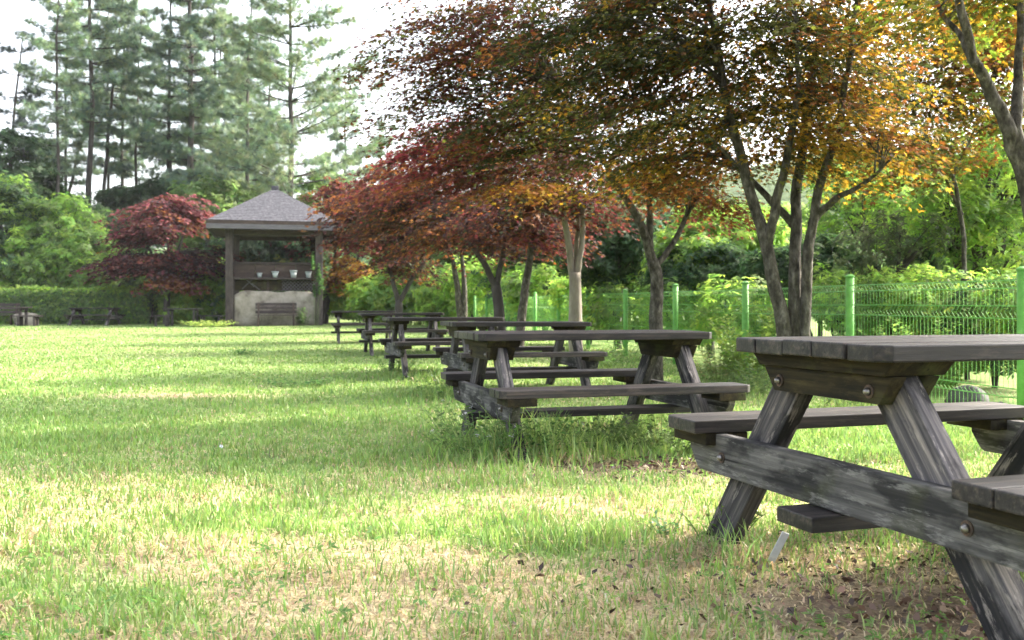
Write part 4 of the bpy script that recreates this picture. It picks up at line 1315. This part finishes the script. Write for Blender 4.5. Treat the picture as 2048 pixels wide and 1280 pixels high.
for (px, py, d_, rx, rz, pal, wt, lab) in (
        (1010, 470, 40, 2.4, 2.2, G_M + G_D, [2, 2, 2, 2, 2, 1], "tall green tree far behind the forked dark trunk"),
        (1130, 480, 32, 2.0, 1.7, G_D + G_L[:2], [2, 3, 2, 1, 1], "shady tree far behind the pale twin stems"),
        (900, 500, 46, 2.3, 2.0, G_M + G_L[:1], [2, 3, 2, 2], "green tree far behind the thin paired stems"),
        (1300, 440, 28, 1.7, 1.5, G_D + G_L[:2], [2, 2, 3, 2, 2], "green tree far behind the straight trunk"),
        (1560, 500, 26, 1.5, 1.1, G_M + G_L[:2], [2, 2, 2, 2, 2], "sunny tree far behind the multi-stemmed maple"),
        (1870, 480, 20, 1.5, 1.3, G_M + G_D, [2, 2, 2, 2, 2, 1], "green tree deep beyond the fence at the right"),
        (2060, 430, 18, 1.5, 1.6, G_M + G_L[:2], [2, 2, 2, 2, 2], "tall green tree deep beyond the fence at the right edge")):
    broadleaf(lab, gb(px, d_), [B(px, py, d_, rx, rx * .9, rz), B(px - 30, py + 40, d_ - .5, rx * .8, rx * .7, rz * .7), B(px + 30, py + 60, d_ - .3, rx * .8, rx * .7, rz * .6)], pal, wt, .006 * d_ + .02, .9, group="trees beyond the fence", clump_r=.012 * d_ + .08)

def far_woods():
    """the far wood that closes the view between the trunks: one mass of foliage"""
    n = 42000
    x = rng.uniform(-62, 70, n); y = rng.uniform(74, 92, n)
    hgt = 3.6 + 3.6 * fbm(x, y * .2, .12, 41) + np.clip((x - 5) / 30, 0, 1) * 2.0
    z = ground(x, y) + hgt * rng.random(n) ** .7 * (1 - ((y - 83) / 14) ** 2 * .6)
    nn = np.stack([rng.normal(size=n) * .5, -.5 + rng.normal(size=n) * .5, .8 + 0 * x], 1)
    c = pick_cols(n, G_D + G_M, [2, 3, 3, 2, 2, 1], .15) * (.7 + .6 * vnoise(x, z * 2, .5, 6)[:, None])
    me = leaves_mesh("far_woods", np.stack([x, y, z], 1), nn, .55 * (.6 + .8 * rng.random(n)), c, 'spray')
    tag(link("far_woods", me, M_GLEAF), "low green mass of the wood far behind the trunks", "woods", kind="stuff")
far_woods()

# ------------------------------------------------------------------ turf blades
def grass():
    def batch(n, y0, y1, pw, wscale, hs):
        u = rng.random(n)
        y = (y0 ** pw + u * (y1 ** pw - y0 ** pw)) ** (1 / pw)
        x = (rng.random(n) * 2 - 1) * (y * .66 + .6)
        keep = x < 4.3 - .2 * (y - 7.15)
        return x[keep], y[keep], wscale, hs
    V, I, C = [], [], []
    base = 0
    for (n, y0, y1, pw, hs) in ((170000, 2.0, 8.0, .35, 1.0), (120000, 8.0, 22.0, .4, 1.0), (60000, 22, 42, .6, 1.0)):
        x, y, _, _ = batch(n, y0, y1, pw, 1, hs)
        n = len(x)
        c, s, soil = lawn_colour(x, y)
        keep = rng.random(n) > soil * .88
        x, y, s, soil = x[keep], y[keep], s[keep], soil[keep]
        n = len(x)
        dist = np.hypot(x, y)
        tall = np.clip((fbm(x, y, 1.7, 51) - .52) / .15, 0, 1)
        tus = np.clip((fbm(x, y, 5.5, 57, 2) - .55) / .15, 0, 1)
        dead = rng.random(n) < (.10 + .62 * s)
        h = (.015 + .025 * rng.random(n)) * (1 + .6 * tall + .9 * tus)
        h = np.where(dead, h * .6, h)
        # longer tufts at the feet of the tables
        for (tx, ty, rr) in TUFT:
            q = np.exp(-(((x - tx) ** 2 + (y - ty) ** 2) / rr ** 2))
            h = h * (1 + 1.5 * q)
        w = .0016 + .0022 * rng.random(n) + .00055 * np.maximum(dist - 3, 0)
        h = h * (1 - .4 * np.clip((dist - 6) / 14, 0, 1))
        an = rng.random(n) * 2 * math.pi
        lean = np.where(dead, .9 + .9 * rng.random(n), .15 + .55 * rng.random(n))
        dx, dy = np.cos(an), np.sin(an)
        a2 = an + math.pi / 2 + rng.normal(size=n) * .8
        sx, sy = np.cos(a2) * w, np.sin(a2) * w
        z = ground(x, y) - .004
        b0 = np.stack([x - sx, y - sy, z], 1); b1 = np.stack([x + sx, y + sy, z], 1)
        mx, my, mz = x + dx * h * lean * .35, y + dy * h * lean * .35, z + h * .6
        m0 = np.stack([mx - sx * .8, my - sy * .8, mz], 1); m1 = np.stack([mx + sx * .8, my + sy * .8, mz], 1)
        tz = np.where(dead, h * .62, h * .98)
        t = np.stack([x + dx * h * lean, y + dy * h * lean, z + tz], 1)
        v = np.stack([b0, b1, m1, m0, t], 1)
        col = pick_cols(n, [(.185, .305, .07), (.225, .345, .08), (.145, .25, .062), (.265, .335, .10)], [3, 3, 2, 1.5], .15)
        col = col * (.8 + .4 * fbm(x, y, 1.1, 61)[:, None])
        col = col * (1 - .22 * np.clip((y - 7) / 12, 0, 1))[:, None]  # blades darkened with distance like the turf, against the sun's bleaching
        dc = pick_cols(n, [(.50, .40, .23), (.42, .34, .20), (.56, .47, .30), (.33, .25, .15)], [3, 3, 2, 1], .12)
        col[dead] = dc[dead]
        C.append(np.repeat(col, 5, 0)); V.append(v.reshape(-1, 3))
        o = base + np.arange(n)[:, None] * 5
        I.append((o + np.array([0, 1, 2, 3, 3, 2, 4])[None, :]).ravel())
        base += n * 5
    V = np.concatenate(V); C = np.concatenate(C); I = np.concatenate(I)
    me = fast_mesh("grass", V, None, np.tile([4, 3], len(V) // 5), I, C)
    tag(link("grass", me, M_GRASS), "short mixed green and straw coloured lawn grass", "grass", kind="stuff")
TUFT = [(.75, 3.25, .35), (-.1, 5.2, .5), (.9, 6.8, .6), (.1, 5.6, .6), (-.9, 11.5, .6), (-.6, 9.0, .6)]
grass()

def fallen_leaves():
    n = 1900
    x = 1.50 + rng.normal(size=n) * .58; y = 2.62 + rng.normal(size=n) * .40
    x2 = .85 + rng.normal(size=800) * .45; y2 = 5.05 + rng.normal(size=800) * .2
    x = np.concatenate([x, x2]); y = np.concatenate([y, y2]); n = len(x)
    z = ground(x, y) + .008 + rng.random(n) * .02
    nn = np.stack([rng.normal(size=n) * .7, rng.normal(size=n) * .7, np.ones(n)], 1)
    c = pick_cols(n, [(.075, .045, .03), (.13, .08, .052), (.22, .155, .10), (.045, .03, .024)], [3, 3, 1.5, 2], .2)
    me = leaves_mesh("fallen_leaves", np.stack([x, y, z], 1), nn, .026 * (.4 + 1.0 * rng.random(n)), c, 'kite')
    tag(link("fallen_leaves", me, M_DEAD), "curled brown dead leaves on the bare soil under the near tables", "leaves", kind="stuff")
fallen_leaves()

def clover():
    n = 5200
    y = 2.1 + 9 * rng.random(n) ** 1.5; x = (rng.random(n) * 2 - 1) * (y * .62 + .4)
    k = (fbm(x, y, 1.3, 77) > .53) & (x < 3.2)
    x, y = x[k], y[k]; n = len(x)
    z = ground(x, y) + .012 + .022 * rng.random(n)
    nn = np.stack([rng.normal(size=n) * .4, rng.normal(size=n) * .4, np.ones(n)], 1)
    c = pick_cols(n, [(.10, .20, .045), (.14, .25, .06), (.08, .16, .045)], [2, 2, 1], .15)
    me = leaves_mesh("clover", np.stack([x, y, z], 1), nn, .022 * (.6 + .9 * rng.random(n)), c, 'spray')
    tag(link("clover", me, M_GLEAF), "small broad leaved clover scattered through the lawn", "clover", kind="stuff")
clover()

# ------------------------------------------------------------------ weeds at the table feet
def weed(label, x, y, h, r, n, broad=True, flowers=0, pal=None, leaf=.045, cat="plant", name="weed_clump", group="weeds around the tables and the fence", s0=.12):
    z = gz(x, y)
    root = empty(name, (x, y, z))
    tag(root, label, cat, group)
    m = MB()
    LP, LN, LS, LD, LC = [], [], [], [], []
    FP = []
    pal = pal or [(.09, .17, .04), (.13, .22, .05), (.07, .13, .035)]
    for i in range(n):
        an = random.random() * 2 * math.pi; rr = r * math.sqrt(random.random())
        b = Vector((math.cos(an) * rr * .6, math.sin(an) * rr * .6, 0))
        hh = h * random.uniform(.5, 1.1)
        e = Vector((math.cos(an) * rr * 1.3, math.sin(an) * rr * 1.3, hh))
        mid = (b + e) / 2 + Vector((0, 0, hh * .25))
        bz = bez(b, mid, e, 6)
        m.tube(bz, [.0028 * (1 - .12 * k) for k in range(6)], 4, cap=False)
        k = max(4, int(hh / .026))
        for q in range(k):
            s = s0 + (1 - s0) * q / k
            j = min(int(s * 5), 4)
            p = bz[j].lerp(bz[j + 1], s * 5 - j)
            a2 = q * 2.4 + random.random()
            dv = Vector((math.cos(a2), math.sin(a2), .35))
            LP.append(tuple(p)); LD.append(tuple(dv)); LN.append((-dv.x * .4 + random.gauss(0, .25), -dv.y * .4 + random.gauss(0, .25), 1))
            LS.append(leaf * random.uniform(.6, 1.3) * (1.15 - .5 * s))
        if flowers and random.random() < flowers:
            FP.append(e)
    m.build("stem", M_GRASS_STEM, root)
    c = pick_cols(len(LP), pal, [1] * len(pal), .15)
    me = leaves_mesh("foliage", np.array(LP), np.array(LN), np.array(LS), c, 'kite', np.array(LD))
    link("foliage", me, M_GLEAF, root)
    for e in FP:
        q = np.stack([rng.normal(size=9) * .008, rng.normal(size=9) * .008, rng.normal(size=9) * .004], 1)
        fn = np.stack([rng.normal(size=9) * .4, rng.normal(size=9) * .4, np.ones(9)], 1)
        me = leaves_mesh("flower_head", q, fn, np.full(9, .012), np.full((9, 3), .42), 'kite')
        link("flower_head", me, M_PETAL, root).location = e
    return root
M_GRASS_STEM = noise_mat("green_stem", [(.3, (.09, .15, .04)), (.7, (.16, .22, .07))], 20, 3, .7, .1, .002)
def wx(px, py):                              # foot of a plant from where it meets the ground
    dd = (H + .05) * F / (py - HY)
    return at(px, dd), dd
weed("white flowered weed at the left foot of the second table", *wx(965, 930), .30, .30, 62, True, .3)
weed("dark leafy weed against the near left leg of the second table", *wx(1075, 925), .26, .26, 60, True, .0, [(.045, .10, .028), (.07, .14, .036)])
weed("bushy weed under the middle of the second table", *wx(1190, 905), .22, .32, 60, True, 0, [(.06, .105, .03), (.09, .14, .036)])  # leaf colours darkened to deepen the shade under the table
weed("weed patch under the right end of the second table", *wx(1330, 905), .22, .34, 56, True, 0, [(.06, .10, .03), (.10, .145, .04)])  # darker leaf colours again stand in for shade below the top
weed("low weed in front of the third table's left leg", *wx(890, 800), .26, .30, 30, True, .25)
weed("weed at the left foot of the fourth table", *wx(795, 750), .24, .35, 28, True, 0)
weed("tall thin weed behind the right end of the second table", *wx(1440, 760), .42, .42, 40, True, .1, [(.13, .18, .05), (.18, .23, .07), (.22, .22, .10)], .06)
weed("shady weed clump right of the second table, below the fence", *wx(1530, 790), .34, .40, 40, True, 0, [(.06, .10, .03), (.09, .14, .04)], .05)
weed("grassy weed below the fence between the second and third tables", *wx(1240, 740), .36, .5, 36, True, 0, None, .06)
weed("leafy weed behind the closest table's far seat", *wx(1700, 815), .30, .35, 34, True, 0, [(.07, .12, .035), (.10, .16, .045)], .05)
weed("small green weed beside the closest table's far leg", *wx(1335, 1095), .09, .07, 10, True, 0, [(.08, .17, .07), (.10, .20, .08)], .03)
weed("low weed round the foot of the closest table's far leg", *wx(1440, 1100), .15, .14, 18, True, 0, [(.10, .18, .04), (.14, .22, .05)], .035)
weed("tall pale weed by the multi-stemmed maple's foot", *wx(1640, 770), .45, .35, 30, True, .1, [(.13, .20, .05), (.18, .25, .06)], .06)
weed("leafy plant growing through the wires of the fence at the right", at(1850, 9.6), 9.6, .75, .5, 46, True, 0, [(.15, .24, .05), (.11, .19, .045)], .085)
weed("bright creeper on the fence post left of the multi-stemmed maple", at(1500, 11.2), 11.2, .8, .4, 36, True, 0, [(.17, .26, .05), (.21, .29, .06)], .10)
weed("dark tuft alone on the lawn left of the third table", at(600, 10.6), 10.6, .09, .42, 60, True, 0, [(.06, .13, .035), (.08, .16, .04)], .05)
weed("small dark tuft far out on the lawn", at(490, 17.0), 17.0, .12, .2, 26, True, 0, [(.06, .13, .035), (.08, .16, .04)], .06)
weed("long unmown grass in front of the benches by the pavilion's left post", at(415, 37.0), 37.0, .26, 1.0, 80, True, 0, [(.20, .28, .06), (.26, .32, .08)], .13)

def paper():
    x, y = at(442, 5.75), 5.75
    bm = bmesh.new()
    bmesh.ops.create_grid(bm, x_segments=4, y_segments=4, size=.011)
    for v in bm.verts: v.co.z = random.uniform(0, .008)
    bmesh.ops.solidify(bm, geom=bm.faces[:], thickness=.001)
    me = bpy.data.meshes.new("paper_scrap"); bm.to_mesh(me); bm.free()
    o = link("paper_scrap", me, M_WHITE); o.location = (x, y, gz(x, y) + .03); o.rotation_euler = (.5, .4, .3)
    tag(o, "tiny white crumpled scrap lying alone on the open lawn", "scrap")
paper()

_v = gpt(1.72, -2.08, 0)
weed("leafy climber beside the pavilion's right post at shelf height", _v[0], _v[1], 3.0, .22, 12, True, 0, [(.06, .13, .04), (.09, .17, .05)], .15, name="climbing_plant", s0=.68)
_v = gpt(1.15, -2.2, 0)
weed("weed growing against the cream wall right of the pavilion's bench", _v[0], _v[1], .75, .28, 26, True, 0, [(.06, .11, .035), (.09, .15, .045)], .09)

def stake():
    a = Vector((at(1535, 3.05), 3.05, 0))
    m = MB()
    m.box(-.013, .013, -.002, .002, -.03, .135, .0008)
    m.build("stake_blade", M_WHITE, None)
    o = bpy.data.objects["stake_blade"]
    o.name = "plastic_stake"
    o.location = (a.x, a.y, gz(a.x, a.y))
    o.rotation_euler = (R(14), R(22), R(10))
    tag(o, "white plastic stake leaning in the grass beside the closest table's far leg", "stake")
stake()
